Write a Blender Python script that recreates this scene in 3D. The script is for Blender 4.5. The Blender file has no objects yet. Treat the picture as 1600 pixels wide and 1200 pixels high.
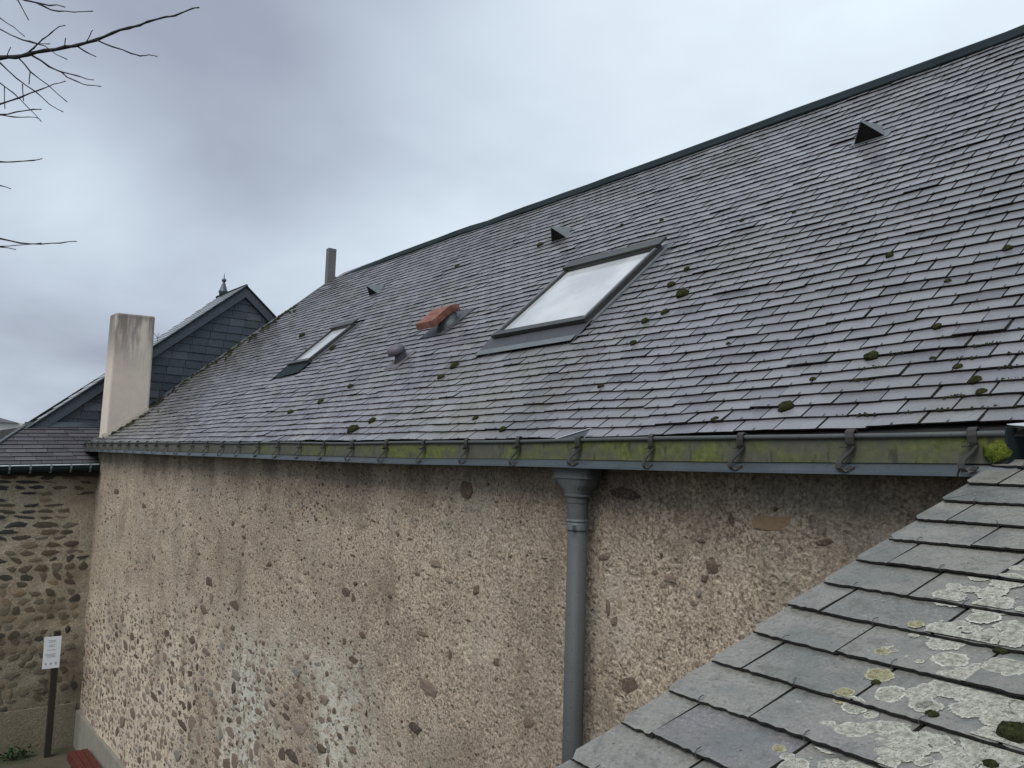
import bpy, math, random
import numpy as np
from mathutils import Vector, Matrix, noise

random.seed(11)
R = math.radians
scene = bpy.context.scene
COL = scene.collection

# ------------------------------------------------------------------ camera
YAW, PITCH, ROLL, FPX = R(-52.1125), R(5.6589), R(1.7818), 1289.04
fw = Vector((math.sin(YAW) * math.cos(PITCH), math.cos(YAW) * math.cos(PITCH), math.sin(PITCH)))
rt = Vector((math.cos(YAW), -math.sin(YAW), 0))
up = rt.cross(fw)
cr = rt * math.cos(ROLL) + up * math.sin(ROLL)
cu = -rt * math.sin(ROLL) + up * math.cos(ROLL)
cam_d = bpy.data.cameras.new('camera')
cam_d.sensor_width = 36.0
cam_d.lens = FPX / 1600 * 36.0
cam_d.clip_start = 0.05
cam_d.clip_end = 3000
cam = bpy.data.objects.new('camera', cam_d)
COL.objects.link(cam)
cam.matrix_world = Matrix(((cr.x, cu.x, -fw.x, 0), (cr.y, cu.y, -fw.y, 0), (cr.z, cu.z, -fw.z, 0), (0, 0, 0, 1)))
scene.camera = cam

# ------------------------------------------------------------------ world: overcast sky
SUN_EL, SUN_AZ = R(50), R(158)          # azimuth measured from +Y towards +X
world = bpy.data.worlds.new('World')
scene.world = world
world.use_nodes = True
wn, wl = world.node_tree.nodes, world.node_tree.links
wn.clear()


def wnode(t, **kw):
    n = wn.new(t)
    for k, v in kw.items():
        setattr(n, k, v)
    return n


def wmath(op, a, b=None, c=None, clamp=False):
    n = wnode('ShaderNodeMath', operation=op, use_clamp=clamp)
    for i, v in enumerate((a, b, c)):
        if v is None:
            continue
        if isinstance(v, (int, float)):
            n.inputs[i].default_value = v
        else:
            wl.new(v, n.inputs[i])
    return n.outputs[0]


sky = wnode('ShaderNodeTexSky', sky_type='NISHITA', sun_disc=False)
sky.sun_elevation = SUN_EL
sky.sun_rotation = SUN_AZ
sky.air_density = 1.0
sky.dust_density = 3.0
tc = wnode('ShaderNodeTexCoord')
sep = wnode('ShaderNodeSeparateXYZ')
wl.new(tc.outputs['Generated'], sep.inputs[0])
den = wmath('ADD', wmath('MAXIMUM', sep.outputs[2], 0.0), 0.32)
comb = wnode('ShaderNodeCombineXYZ')
wl.new(wmath('DIVIDE', sep.outputs[0], den), comb.inputs[0])
wl.new(wmath('DIVIDE', sep.outputs[1], den), comb.inputs[1])
comb.inputs[2].default_value = 2.35
n1 = wnode('ShaderNodeTexNoise')
n1.inputs['Scale'].default_value = 1.15
n1.inputs['Detail'].default_value = 5
n1.inputs['Roughness'].default_value = 0.48
n1.inputs['Distortion'].default_value = 0.35
wl.new(comb.outputs[0], n1.inputs['Vector'])
n2 = wnode('ShaderNodeTexNoise')
n2.inputs['Scale'].default_value = 3.4
n2.inputs['Detail'].default_value = 4
wl.new(comb.outputs[0], n2.inputs['Vector'])


def cloud(x, y, sharp, amp):
    """a cloud bank centred on one direction of the sky"""
    d = (fw + cr * ((x - 800) / FPX) - cu * ((y - 600) / FPX)).normalized()
    dp = wnode('ShaderNodeVectorMath', operation='DOT_PRODUCT')
    wl.new(tc.outputs['Generated'], dp.inputs[0])
    dp.inputs[1].default_value = d
    e = wmath('EXPONENT', wmath('MULTIPLY', wmath('SUBTRACT', dp.outputs['Value'], 1.0), sharp))
    return wmath('MULTIPLY', e, amp)


val = wmath('ADD', wmath('MULTIPLY', wmath('SUBTRACT', n1.outputs['Fac'], 0.5), 0.74), 0.63)
val = wmath('ADD', val, wmath('MULTIPLY', wmath('SUBTRACT', n2.outputs['Fac'], 0.5), 0.16))
for a in ((340, 180, 20, -0.25), (560, 200, 50, -0.08), (110, 330, 110, 0.30), (1200, 60, 9, 0.25), (640, 360, 60, 0.18), (860, 110, 60, 0.07), (20, 560, 60, -0.10),
          (330, 420, 90, 0.08)):
    val = wmath('ADD', val, cloud(*a))
ramp = wnode('ShaderNodeValToRGB')
el = ramp.color_ramp.elements
el[0].position, el[0].color = 0.18, (0.175, 0.200, 0.240, 1)
el[1].position, el[1].color = 1.0, (0.58, 0.66, 0.72, 1)
for p, c in ((0.40, (0.230, 0.256, 0.315, 1)), (0.62, (0.350, 0.400, 0.465, 1)), (0.80, (0.455, 0.515, 0.575, 1))):
    e = el.new(p)
    e.color = c
wl.new(val, ramp.inputs[0])
sc = wnode('ShaderNodeVectorMath', operation='SCALE')
wl.new(ramp.outputs[0], sc.inputs[0])
sc.inputs['Scale'].default_value = 10.0
mix = wnode('ShaderNodeMix', data_type='RGBA')
mix.inputs['Factor'].default_value = 0.94
wl.new(sky.outputs[0], mix.inputs['A'])
wl.new(sc.outputs[0], mix.inputs['B'])
bg = wnode('ShaderNodeBackground')
bg.inputs['Strength'].default_value = 0.1
wl.new(mix.outputs['Result'], bg.inputs['Color'])
wo = wnode('ShaderNodeOutputWorld')
wl.new(bg.outputs[0], wo.inputs[0])

# ------------------------------------------------------------------ the sun behind the cloud
sun_d = bpy.data.lights.new('sun', 'SUN')
sun_d.energy = 1.5
sun_d.angle = R(40)
sun_d.color = (1.0, 0.97, 0.93)
sun = bpy.data.objects.new('sun', sun_d)
COL.objects.link(sun)
sdir = Vector((math.sin(SUN_AZ) * math.cos(SUN_EL), math.cos(SUN_AZ) * math.cos(SUN_EL), math.sin(SUN_EL)))
sun.rotation_euler = sdir.to_track_quat('Z', 'Y').to_euler()

scene.view_settings.view_transform = 'Standard'
scene.view_settings.look = 'None'
scene.view_settings.gamma = 1
scene.view_settings.exposure = 0.68
scene.view_settings.use_curve_mapping = False

GROUND = -4.8
WALL_Y = 3.17


# ------------------------------------------------------------------ helpers
def tag(o, label=None, cat=None, group=None, kind=None):
    for k, v in (('label', label), ('category', cat), ('group', group), ('kind', kind)):
        if v:
            o[k] = v
    return o


def link(name, data, parent=None, matrix=None):
    o = bpy.data.objects.new(name, data)
    COL.objects.link(o)
    if parent:
        o.parent = parent
    if matrix is not None:
        o.matrix_basis = matrix
    return o


def empty(name, loc):
    """an empty at the thing's base; parts are given in world coordinates"""
    o = bpy.data.objects.new(name, None)
    COL.objects.link(o)
    o.empty_display_size = 0.2
    o.location = loc
    ORG[o.name] = Vector(loc)
    return o


ORG = {}


class MB:
    """collects faces for one mesh"""
    def __init__(self):
        self.v, self.f, self.t, self.mi = [], [], [], {}
        self.edge = None

    def add(self, verts, faces, tone=None):
        b = len(self.v)
        self.v += [tuple(p) for p in verts]
        self.f += [tuple(i + b for i in f) for f in faces]
        self.t += [0.5 if tone is None else tone] * len(verts)

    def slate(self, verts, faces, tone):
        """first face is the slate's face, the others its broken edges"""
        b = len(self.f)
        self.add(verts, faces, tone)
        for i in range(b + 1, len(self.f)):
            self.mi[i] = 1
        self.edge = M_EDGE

    def hexa(self, p, tone=None):
        """8 corners: bottom 0-3, top 4-7"""
        self.add(p, [(0, 3, 2, 1), (4, 5, 6, 7), (0, 1, 5, 4), (1, 2, 6, 5), (2, 3, 7, 6), (3, 0, 4, 7)], tone)

    def box(self, a, b, tone=None):
        (x0, y0, z0), (x1, y1, z1) = a, b
        self.hexa([(x0, y0, z0), (x1, y0, z0), (x1, y1, z0), (x0, y1, z0), (x0, y0, z1), (x1, y0, z1), (x1, y1, z1), (x0, y1, z1)], tone)

    def tube(self, pts, rad, n=8, cap=True):
        pts = [Vector(p) for p in pts]
        if not isinstance(rad, (list, tuple)):
            rad = [rad] * len(pts)
        rings, prev = [], None
        for i, p in enumerate(pts):
            d = (pts[min(i + 1, len(pts) - 1)] - pts[max(i - 1, 0)]).normalized()
            if prev is None:
                s = d.cross(Vector((0, 0, 1)))
                if s.length < 0.1:
                    s = d.cross(Vector((0, 1, 0)))
            else:
                s = prev - d * prev.dot(d)
            s.normalize()
            prev = s
            t = d.cross(s)
            rings.append([p + (s * math.cos(2 * math.pi * k / n) + t * math.sin(2 * math.pi * k / n)) * rad[i] for k in range(n)])
        self.rings(rings, cap)

    def rings(self, rings, cap=True, closed=True):
        n = len(rings[0])
        v = [p for r in rings for p in r]
        f = []
        for i in range(len(rings) - 1):
            for k in range(n if closed else n - 1):
                k2 = (k + 1) % n
                f.append((i * n + k, i * n + k2, (i + 1) * n + k2, (i + 1) * n + k))
        if cap:
            f.append(tuple(reversed(range(n))))
            f.append(tuple((len(rings) - 1) * n + k for k in range(n)))
        self.add(v, f)

    def ribbon(self, pts, axis, w, t):
        """flat strap along pts; width w along axis, thickness t"""
        pts = [Vector(p) for p in pts]
        ax = Vector(axis).normalized()
        rings = []
        for i, p in enumerate(pts):
            d = (pts[min(i + 1, len(pts) - 1)] - pts[max(i - 1, 0)]).normalized()
            nn = d.cross(ax).normalized()
            rings.append([p - ax * w / 2 - nn * t / 2, p + ax * w / 2 - nn * t / 2, p + ax * w / 2 + nn * t / 2, p - ax * w / 2 + nn * t / 2])
        self.rings(rings)

    def mesh(self, name, mat, smooth=False):
        me = bpy.data.meshes.new(name)
        me.from_pydata(self.v, [], self.f)
        at = me.attributes.new('tone', 'FLOAT', 'POINT')
        at.data.foreach_set('value', self.t)
        me.materials.append(mat)
        if self.edge:
            me.materials.append(self.edge)
            idx = [0] * len(me.polygons)
            for i, k in self.mi.items():
                idx[i] = k
            me.polygons.foreach_set('material_index', idx)
        if smooth:
            me.polygons.foreach_set('use_smooth', [True] * len(me.polygons))
        me.update()
        return me

    def build(self, name, mat, parent=None, smooth=False):
        org = Vector((0, 0, 0))
        p = parent
        while p is not None:
            if p.name in ORG:
                org = ORG[p.name]
            p = p.parent
        if org.length > 0:
            self.v = [(a - org.x, b - org.y, c - org.z) for a, b, c in self.v]
        return link(name, self.mesh(name, mat, smooth), parent)

    def build_at(self, name, mat, loc, smooth=False):
        """top-level mesh with its origin at loc"""
        self.v = [(a - loc[0], b - loc[1], c - loc[2]) for a, b, c in self.v]
        o = link(name, self.mesh(name, mat, smooth))
        o.location = loc
        return o


# ------------------------------------------------------------------ materials
def material(name, rough=0.8, spec=0.5, metal=0.0):
    m = bpy.data.materials.new(name)
    m.use_nodes = True
    m.node_tree.nodes.clear()
    return Mat(m, rough, spec, metal)


class Mat:
    def __init__(s, m, rough, spec, metal):
        s.m, s.n, s.l = m, m.node_tree.nodes, m.node_tree.links
        s.out = s.n.new('ShaderNodeOutputMaterial')
        s.b = s.n.new('ShaderNodeBsdfPrincipled')
        s.l.new(s.b.outputs[0], s.out.inputs[0])
        s.b.inputs['Roughness'].default_value = rough
        s.b.inputs['Specular IOR Level'].default_value = spec
        s.b.inputs['Metallic'].default_value = metal
        s.geo = s.n.new('ShaderNodeNewGeometry')
        s.pos = s.geo.outputs['Position']

    def set(s, sock, v):
        if isinstance(v, (int, float)):
            sock.default_value = v
        elif isinstance(v, tuple):
            sock.default_value = v if len(v) == 4 or sock.type == 'VECTOR' else (*v, 1)
        else:
            s.l.new(v, sock)

    def scaled(s, sx, sy, sz, off=(0, 0, 0)):
        n = s.n.new('ShaderNodeMapping')
        n.inputs['Scale'].default_value = (sx, sy, sz)
        n.inputs['Location'].default_value = off
        s.l.new(s.pos, n.inputs[0])
        return n.outputs[0]

    def noise(s, scale, detail=4, rough=0.55, vec=None, dist=0.0):
        n = s.n.new('ShaderNodeTexNoise')
        n.inputs['Scale'].default_value = scale
        n.inputs['Detail'].default_value = detail
        n.inputs['Roughness'].default_value = rough
        n.inputs['Distortion'].default_value = dist
        s.l.new(vec or s.pos, n.inputs['Vector'])
        return n.outputs['Fac']

    def voro(s, scale, feature='F1', vec=None, out='Distance', rnd=1.0):
        n = s.n.new('ShaderNodeTexVoronoi')
        n.feature = feature
        n.inputs['Scale'].default_value = scale
        n.inputs['Randomness'].default_value = rnd
        s.l.new(vec or s.pos, n.inputs['Vector'])
        return n.outputs[out]

    def attr(s, name):
        n = s.n.new('ShaderNodeAttribute')
        n.attribute_name = name
        return n.outputs['Fac']

    def math(s, op, a, b=None, c=None, clamp=False):
        n = s.n.new('ShaderNodeMath')
        n.operation = op
        n.use_clamp = clamp
        for i, v in enumerate((a, b, c)):
            if v is not None:
                s.set(n.inputs[i], v)
        return n.outputs[0]

    def step(s, x, lo, hi):
        n = s.n.new('ShaderNodeMapRange')
        n.interpolation_type = 'SMOOTHSTEP'
        s.set(n.inputs['Value'], x)
        n.inputs['From Min'].default_value = lo
        n.inputs['From Max'].default_value = hi
        return n.outputs[0]

    def ramp(s, x, stops):
        n = s.n.new('ShaderNodeValToRGB')
        e = n.color_ramp.elements
        while len(e) < len(stops):
            e.new(0.5)
        for i, (p, c) in enumerate(stops):
            e[i].position = p
            e[i].color = (*c, 1)
        s.set(n.inputs[0], x)
        return n.outputs[0]

    def mix(s, f, a, b, mode='MIX'):
        n = s.n.new('ShaderNodeMix')
        n.data_type = 'RGBA'
        n.blend_type = mode
        s.set(n.inputs['Factor'], f)
        s.set(n.inputs['A'], a)
        s.set(n.inputs['B'], b)
        return n.outputs['Result']

    def color(s, c):
        s.set(s.b.inputs['Base Color'], c)
        return s

    def rough(s, v):
        s.set(s.b.inputs['Roughness'], v)
        return s

    def bump(s, h, dist=0.01, strength=1.0):
        n = s.n.new('ShaderNodeBump')
        n.inputs['Distance'].default_value = dist
        n.inputs['Strength'].default_value = strength
        s.l.new(h, n.inputs['Height'])
        s.l.new(n.outputs[0], s.b.inputs['Normal'])
        return s


def sxyz(m):
    n = m.n.new('ShaderNodeSeparateXYZ')
    m.l.new(m.pos, n.inputs[0])
    return n.outputs


def slate_mat(name, stops, grime, wet=(0.30, 0.52), spec=0.5, dirt=0.35, streak=None):
    m = material(name, spec=spec)
    c = m.ramp(m.attr('tone'), stops)
    big = m.noise(0.55, 5, 0.6)
    c = m.mix(m.math('MULTIPLY', m.step(big, 0.45, 0.70), dirt), c, grime)
    fine = m.noise(46, 5, 0.7)
    c = m.mix(m.math('MULTIPLY', m.step(fine, 0.42, 0.72), 0.35), c, (0.19, 0.19, 0.20))
    spots = m.noise(120, 3, 0.6)
    c = m.mix(m.math('MULTIPLY', m.step(spots, 0.60, 0.74), 0.5), c, (0.035, 0.035, 0.035))
    if streak:
        c = streak(m, c)
    m.color(c)
    r = m.noise(7, 4, 0.6)
    n = m.n.new('ShaderNodeMapRange')
    m.l.new(r, n.inputs[0])
    n.inputs[1].default_value, n.inputs[2].default_value = 0.3, 0.7
    n.inputs[3].default_value, n.inputs[4].default_value = wet
    m.rough(n.outputs[0])
    h = m.math('ADD', m.noise(13, 6, 0.62, m.scaled(1, 0.6, 0.6), 0.4), m.math('MULTIPLY', fine, 0.35))
    m.bump(h, 0.007, 0.75)
    return m.m


def roof_streaks(m, c):
    """pale run-off below the cowl and the tall skylight, algae in patches"""
    o = sxyz(m)
    x = o[0]
    nx = m.noise(1.1, 4, 0.6)
    run = None
    for x0, w, zlo, zhi in ((-7.15, 0.34, 0.0, 1.15), (-5.1, 1.0, -0.4, 0.95), (-6.3, 0.35, -0.4, 0.8)):
        d = m.math('ABSOLUTE', m.math('SUBTRACT', x, x0))
        f = m.math('MULTIPLY', m.math('SUBTRACT', 1.0, m.step(d, w * 0.35, w)), m.math('SUBTRACT', 1.0, m.step(o[2], zlo + 0.6, zhi + 0.15)))
        run = f if run is None else m.math('MAXIMUM', run, f)
    c = m.mix(m.math('MULTIPLY', m.math('MULTIPLY', run, m.step(nx, 0.30, 0.62)), 0.6), c, (0.28, 0.28, 0.262))
    edge = m.math('MAXIMUM', m.math('SUBTRACT', 1.0, m.step(x, -15.2, -10.0)), m.step(o[2], 2.5, 3.6))
    edge = m.math('MULTIPLY', edge, m.step(m.noise(1.7, 5, 0.68, m.scaled(1, 1, 1, (4, 4, 4))), 0.34, 0.62))
    c = m.mix(m.math('MULTIPLY', edge, 0.62), c, (0.052, 0.049, 0.038))
    alg = m.math('MULTIPLY', m.step(m.noise(0.9, 5, 0.65), 0.50, 0.68), 0.45)
    c = m.mix(alg, c, (0.115, 0.115, 0.075))
    return c


SL = [(0.0, (0.070, 0.071, 0.083)), (0.3, (0.130, 0.130, 0.149)), (0.55, (0.174, 0.174, 0.193)), (0.8, (0.208, 0.208, 0.226)), (1.0, (0.206, 0.222, 0.230))]
M_SLATE = slate_mat('main roof slate', SL, (0.085, 0.083, 0.072), wet=(0.20, 0.44), spec=0.85, streak=roof_streaks)
SLN = [(0.0, (0.105, 0.110, 0.102)), (0.35, (0.172, 0.167, 0.147)), (0.7, (0.216, 0.208, 0.182)), (1.0, (0.145, 0.137, 0.138))]
def near_detail(m, c):
    c = m.mix(m.math('MULTIPLY', m.step(m.noise(7, 6, 0.7, dist=0.5), 0.42, 0.66), 0.6), c, (0.205, 0.205, 0.182))
    c = m.mix(m.math('MULTIPLY', m.step(m.noise(95, 4, 0.75), 0.52, 0.62), 0.55), c, (0.060, 0.064, 0.060))
    c = m.mix(m.math('MULTIPLY', m.step(m.noise(130, 4, 0.75, m.scaled(1, 1, 1, (3, 3, 3))), 0.55, 0.65), 0.6), c, (0.31, 0.31, 0.28))
    c = m.mix(m.math('MULTIPLY', m.step(m.noise(3.2, 5, 0.65, m.scaled(1, 1, 1, (9, 2, 5))), 0.50, 0.64), 0.45), c, (0.085, 0.105, 0.100))
    c = m.mix(m.math('MULTIPLY', m.step(m.noise(14, 6, 0.72, m.scaled(1, 1, 1, (6, 1, 4)), 0.6), 0.52, 0.66), 0.5), c, (0.072, 0.074, 0.060))
    c = m.mix(m.math('SUBTRACT', 1.0, m.step(m.voro(16, vec=m.scaled(1, 1, 1, (2, 5, 1))), 0.035, 0.06)), c, (0.03, 0.03, 0.028))
    return c


M_SLATE_NEAR = slate_mat('near roof slate', SLN, (0.088, 0.094, 0.075), wet=(0.26, 0.52), spec=0.5, dirt=0.5, streak=near_detail)
SLB = [(0.0, (0.040, 0.053, 0.070)), (0.7, (0.056, 0.071, 0.092)), (1.0, (0.10, 0.115, 0.135))]
M_SLATE_BLUE = slate_mat('gable slate', SLB, (0.05, 0.06, 0.06), wet=(0.5, 0.65), spec=0.35)
SLD = [(0.0, (0.040, 0.038, 0.046)), (0.6, (0.066, 0.062, 0.074)), (1.0, (0.09, 0.086, 0.098))]
M_SLATE_DARK = slate_mat('low roof slate', SLD, (0.05, 0.055, 0.04), wet=(0.45, 0.62), spec=0.4)

m = material('shaded grimy slate edge', 0.8, 0.3)
M_EDGE = m.color(m.mix(m.noise(40, 4), (0.012, 0.012, 0.012), (0.040, 0.038, 0.034))).m  # shadow below each course painted into the edge colour, along with grime
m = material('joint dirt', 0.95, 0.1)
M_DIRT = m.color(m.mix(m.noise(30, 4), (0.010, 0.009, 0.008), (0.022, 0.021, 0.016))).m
m = material('under roof felt', 0.95, 0.2)
M_DARK = m.color(m.mix(m.noise(20), (0.012, 0.012, 0.013), (0.03, 0.028, 0.025))).m


def zinc(name, a, b, rough=0.45, metal=0.55, scale=6, spec=0.5):
    m = material(name, rough, spec, metal)
    n = m.noise(scale, 5, 0.65)
    c = m.mix(n, a, b)
    c = m.mix(m.math('MULTIPLY', m.step(m.noise(70, 4), 0.58, 0.72), 0.6), c, (0.02, 0.02, 0.02))
    m.color(c)
    m.bump(m.noise(30, 4), 0.002, 0.5)
    return m.m


M_ZINC = zinc('zinc sheet', (0.038, 0.047, 0.055), (0.115, 0.138, 0.155), scale=3.2)
M_ZINC_DULL = zinc('dull zinc', (0.10, 0.115, 0.12), (0.17, 0.19, 0.20), 0.55, 0.3)
M_ZINC_PALE = zinc('bright zinc', (0.50, 0.54, 0.58), (0.70, 0.73, 0.76), 0.4, 0.3)
M_RIDGE = zinc('ridge metal', (0.010, 0.018, 0.021), (0.020, 0.030, 0.034), 0.85, 0.0, spec=0.12)
M_BRACKET = zinc('bracket iron', (0.022, 0.022, 0.020), (0.062, 0.060, 0.054), 0.6, 0.35, 25)
M_HOOK = zinc('hook wire', (0.05, 0.05, 0.05), (0.16, 0.16, 0.16), 0.4, 0.6, 40)
M_LEAD = zinc('lead apron', (0.042, 0.045, 0.050), (0.080, 0.084, 0.092), 0.5, 0.3, 9)
M_PIPE = zinc('downpipe zinc', (0.052, 0.058, 0.060), (0.084, 0.092, 0.094), 0.62, 0.0, 3, 0.35)

m = material('gutter face with algae', 0.62, 0.35)
base = m.mix(m.noise(14, 5), (0.045, 0.046, 0.036), (0.105, 0.102, 0.078))
alg = m.step(m.noise(1.6, 4, 0.6, m.scaled(0.8, 1, 2.0)), 0.40, 0.60)
alg = m.math('MULTIPLY', alg, m.step(sxyz(m)[0], -12.5, -6.0))
gcol = m.ramp(m.noise(30, 5, 0.7), [(0.3, (0.040, 0.050, 0.014)), (0.5, (0.088, 0.104, 0.024)), (0.72, (0.14, 0.158, 0.038))])
c = m.mix(m.math('MULTIPLY', alg, m.step(m.noise(9, 4), 0.30, 0.55)), base, gcol)
c = m.mix(m.math('MULTIPLY', m.step(m.noise(22, 4, 0.6, m.scaled(1, 1, 0.35)), 0.56, 0.68), 0.7), c, (0.025, 0.025, 0.018))
M_GUTTER = m.color(c).bump(m.noise(60), 0.003, 0.5).m

# roughcast
m = material('roughcast lime render', 0.95, 0.15)
o = sxyz(m)
grit = m.noise(62, 6, 0.74)
grit2 = m.noise(30, 6, 0.76, m.scaled(1, 1, 0.75), dist=0.25)
c = m.ramp(grit, [(0.34, (0.10, 0.074, 0.052)), (0.43, (0.31, 0.250, 0.185)), (0.52, (0.50, 0.415, 0.318)), (0.64, (0.71, 0.615, 0.49))])
c = m.mix(m.math('MULTIPLY', m.step(grit2, 0.53, 0.60), 0.72), c, (0.165, 0.122, 0.092))
big = m.noise(0.7, 5, 0.62)
c = m.mix(m.math('MULTIPLY', m.step(big, 0.44, 0.64), 0.38), c, (0.225, 0.178, 0.145))
stn = m.noise(1.9, 6, 0.7, m.scaled(1, 1, 0.7, (5, 8, 3)))
c = m.mix(m.math('MULTIPLY', m.step(stn, 0.53, 0.66), 0.45), c, (0.17, 0.128, 0.10))
c = m.mix(m.math('MULTIPLY', m.step(stn, 0.46, 0.34), 0.35), c, (0.58, 0.51, 0.43))
lowz = m.math('MULTIPLY', m.math('SUBTRACT', 1.0, m.step(m.math('ADD', o[2], m.math('MULTIPLY', o[0], -0.06)), -1.75, -0.75)), m.math('SUBTRACT', 1.0, m.step(o[0], -6.6, -5.0)))
pale = m.math('MULTIPLY', m.step(m.noise(0.9, 5, 0.65, m.scaled(1, 1, 1, (7, 3, 2))), 0.36, 0.56), lowz)
c = m.mix(m.math('MULTIPLY', pale, m.math('MULTIPLY', m.step(m.noise(13, 5, 0.75), 0.40, 0.52), 0.9)), c, m.mix(m.step(o[0], -9.5, -8.0), (0.66, 0.57, 0.45), (0.62, 0.62, 0.54)))
gre = m.math('MULTIPLY', m.step(m.noise(0.9, 4, 0.6, m.scaled(1, 1, 1, (1, 9, 4))), 0.52, 0.66), 0.30)
c = m.mix(gre, c, (0.27, 0.27, 0.215))
sp = m.voro(19, vec=m.scaled(0.7, 1, 1.0))
c = m.mix(m.math('MULTIPLY', m.math('SUBTRACT', 1.0, m.step(sp, 0.15, 0.30)), m.math('MULTIPLY', m.step(m.noise(3.5, 3), 0.44, 0.60), m.math('SUBTRACT', 1.0, m.math('MULTIPLY', m.step(o[0], -7.0, -3.5), 0.72)))), c, (0.095, 0.070, 0.052))
sp2 = m.voro(41, vec=m.scaled(0.8, 1, 0.8, (3, 1, 2)))
c = m.mix(m.math('MULTIPLY', m.math('SUBTRACT', 1.0, m.step(sp2, 0.12, 0.34)), m.math('MULTIPLY', m.step(m.noise(6, 3), 0.42, 0.6), 0.7)), c, (0.12, 0.092, 0.070))
strk = m.step(m.noise(5, 5, 0.65, m.scaled(1, 1, 0.12)), 0.50, 0.70)
c = m.mix(m.math('MULTIPLY', strk, 0.22), c, (0.15, 0.118, 0.10))
damp = m.math('MULTIPLY', m.step(o[2], -0.60, 0.02), m.step(m.noise(2.2, 5, 0.65, m.scaled(1, 1, 0.3)), 0.34, 0.66))  # damp stain and the eave's shadow painted together as one dark band
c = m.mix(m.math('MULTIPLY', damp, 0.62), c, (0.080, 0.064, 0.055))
hh = m.math('ADD', m.math('MULTIPLY', grit2, 1.3), grit)
hh = m.math('ADD', hh, m.math('MULTIPLY', m.step(sp, 0.12, 0.34), 0.7))
hh = m.math('ADD', hh, m.math('MULTIPLY', m.step(sp2, 0.10, 0.36), 0.35))
M_WALL = m.color(c).bump(hh, 0.016, 0.85).m

m = material('wall stone', 0.88, 0.25)
c = m.ramp(m.attr('tone'), [(0.0, (0.030, 0.022, 0.018)), (0.35, (0.110, 0.076, 0.053)), (0.6, (0.215, 0.165, 0.130)), (0.8, (0.185, 0.180, 0.160)), (1.0, (0.31, 0.235, 0.165))])
c = m.mix(m.math('MULTIPLY', m.step(m.noise(70, 5, 0.7), 0.42, 0.66), 0.45), c, (0.24, 0.20, 0.165))
M_STONE = m.color(c).bump(m.noise(40, 5), 0.008, 0.8).m

m = material('ochre block', 0.9, 0.2)
c = m.mix(m.noise(60, 5, 0.7), (0.15, 0.105, 0.060), (0.29, 0.21, 0.13))
M_OCHRE = m.color(c).bump(m.noise(60, 5), 0.004, 0.7).m

m = material('old lime mortar', 0.95, 0.15)
c = m.ramp(m.noise(30, 6, 0.7), [(0.3, (0.20, 0.172, 0.125)), (0.5, (0.37, 0.325, 0.245)), (0.7, (0.52, 0.465, 0.365))])
c = m.mix(m.math('MULTIPLY', m.step(m.noise(0.9, 4), 0.42, 0.62), 0.6), c, (0.20, 0.155, 0.105))
c = m.mix(m.math('MULTIPLY', m.math('SUBTRACT', 1.0, m.step(sxyz(m)[2], -4.1, -2.4)), 0.62), c, (0.13, 0.115, 0.082))
M_MORTAR = m.color(c).bump(m.noise(34, 6, 0.7), 0.03, 0.9).m

m = material('schist stone', 0.85, 0.25)
c = m.ramp(m.attr('tone'), [(0.0, (0.030, 0.034, 0.040)), (0.3, (0.060, 0.055, 0.042)), (0.55, (0.11, 0.085, 0.055)), (0.8, (0.15, 0.135, 0.10)), (1.0, (0.20, 0.155, 0.10))])
c = m.mix(m.math('MULTIPLY', m.step(m.noise(45, 5, 0.7), 0.45, 0.68), 0.5), c, (0.15, 0.13, 0.10))
M_SCHIST = m.color(c).bump(m.noise(40, 5), 0.01, 0.8).m

m = material('cement plinth', 0.9, 0.2)
c = m.mix(m.noise(5, 5, 0.65), (0.16, 0.155, 0.125), (0.27, 0.26, 0.22))
M_PLINTH = m.color(c).bump(m.noise(40, 4), 0.004, 0.6).m

m = material('cream chimney render', 0.92, 0.2)
o = sxyz(m)
c = m.mix(m.noise(9, 6, 0.65), (0.50, 0.44, 0.37), (0.66, 0.59, 0.51))
soot = m.math('MULTIPLY', m.step(o[2], 1.2, 2.3), m.step(m.noise(2.6, 5, 0.65, m.scaled(1, 1.9, 0.30)), 0.36, 0.56))
c = m.mix(m.math('MULTIPLY', soot, 0.8), c, (0.13, 0.115, 0.11))
c = m.mix(m.math('MULTIPLY', m.step(o[2], 2.28, 2.42), 0.6), c, (0.16, 0.14, 0.135))
M_CHIM = m.color(c).bump(m.noise(50, 5), 0.004, 0.6).m

m = material('terracotta', 0.75, 0.3)
c = m.ramp(m.noise(14, 5, 0.65), [(0.3, (0.085, 0.036, 0.028)), (0.5, (0.185, 0.076, 0.056)), (0.7, (0.26, 0.125, 0.098))])
M_TERRA = m.color(c).bump(m.noise(40), 0.003, 0.5).m

m = material('weathered board', 0.85, 0.2)
M_POST = m.color(m.mix(m.noise(12, 5, 0.6, m.scaled(3, 3, 0.5)), (0.085, 0.085, 0.09), (0.19, 0.185, 0.19))).m

m = material('dark frame', 0.4, 0.5, 0.3)
c = m.mix(m.noise(20, 5), (0.030, 0.032, 0.033), (0.062, 0.062, 0.060))
c = m.mix(m.math('MULTIPLY', m.step(m.noise(16, 4), 0.54, 0.66), 0.55), c, (0.050, 0.062, 0.022))
M_FRAME = m.color(c).m
m = material('grey frame cover', 0.38, 0.5, 0.4)
M_COVER = m.color(m.mix(m.noise(20, 5), (0.11, 0.115, 0.12), (0.21, 0.215, 0.225))).m

m = material('wet roof window glass', 0.06, 1.0)
c = m.mix(m.step(m.noise(2.0, 5, 0.6), 0.35, 0.7), (0.40, 0.425, 0.44), (0.54, 0.56, 0.57))
m.color(c).rough(m.math('ADD', m.math('MULTIPLY', m.noise(4, 5), 0.18), 0.03))
M_GLASS = m.m

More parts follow.
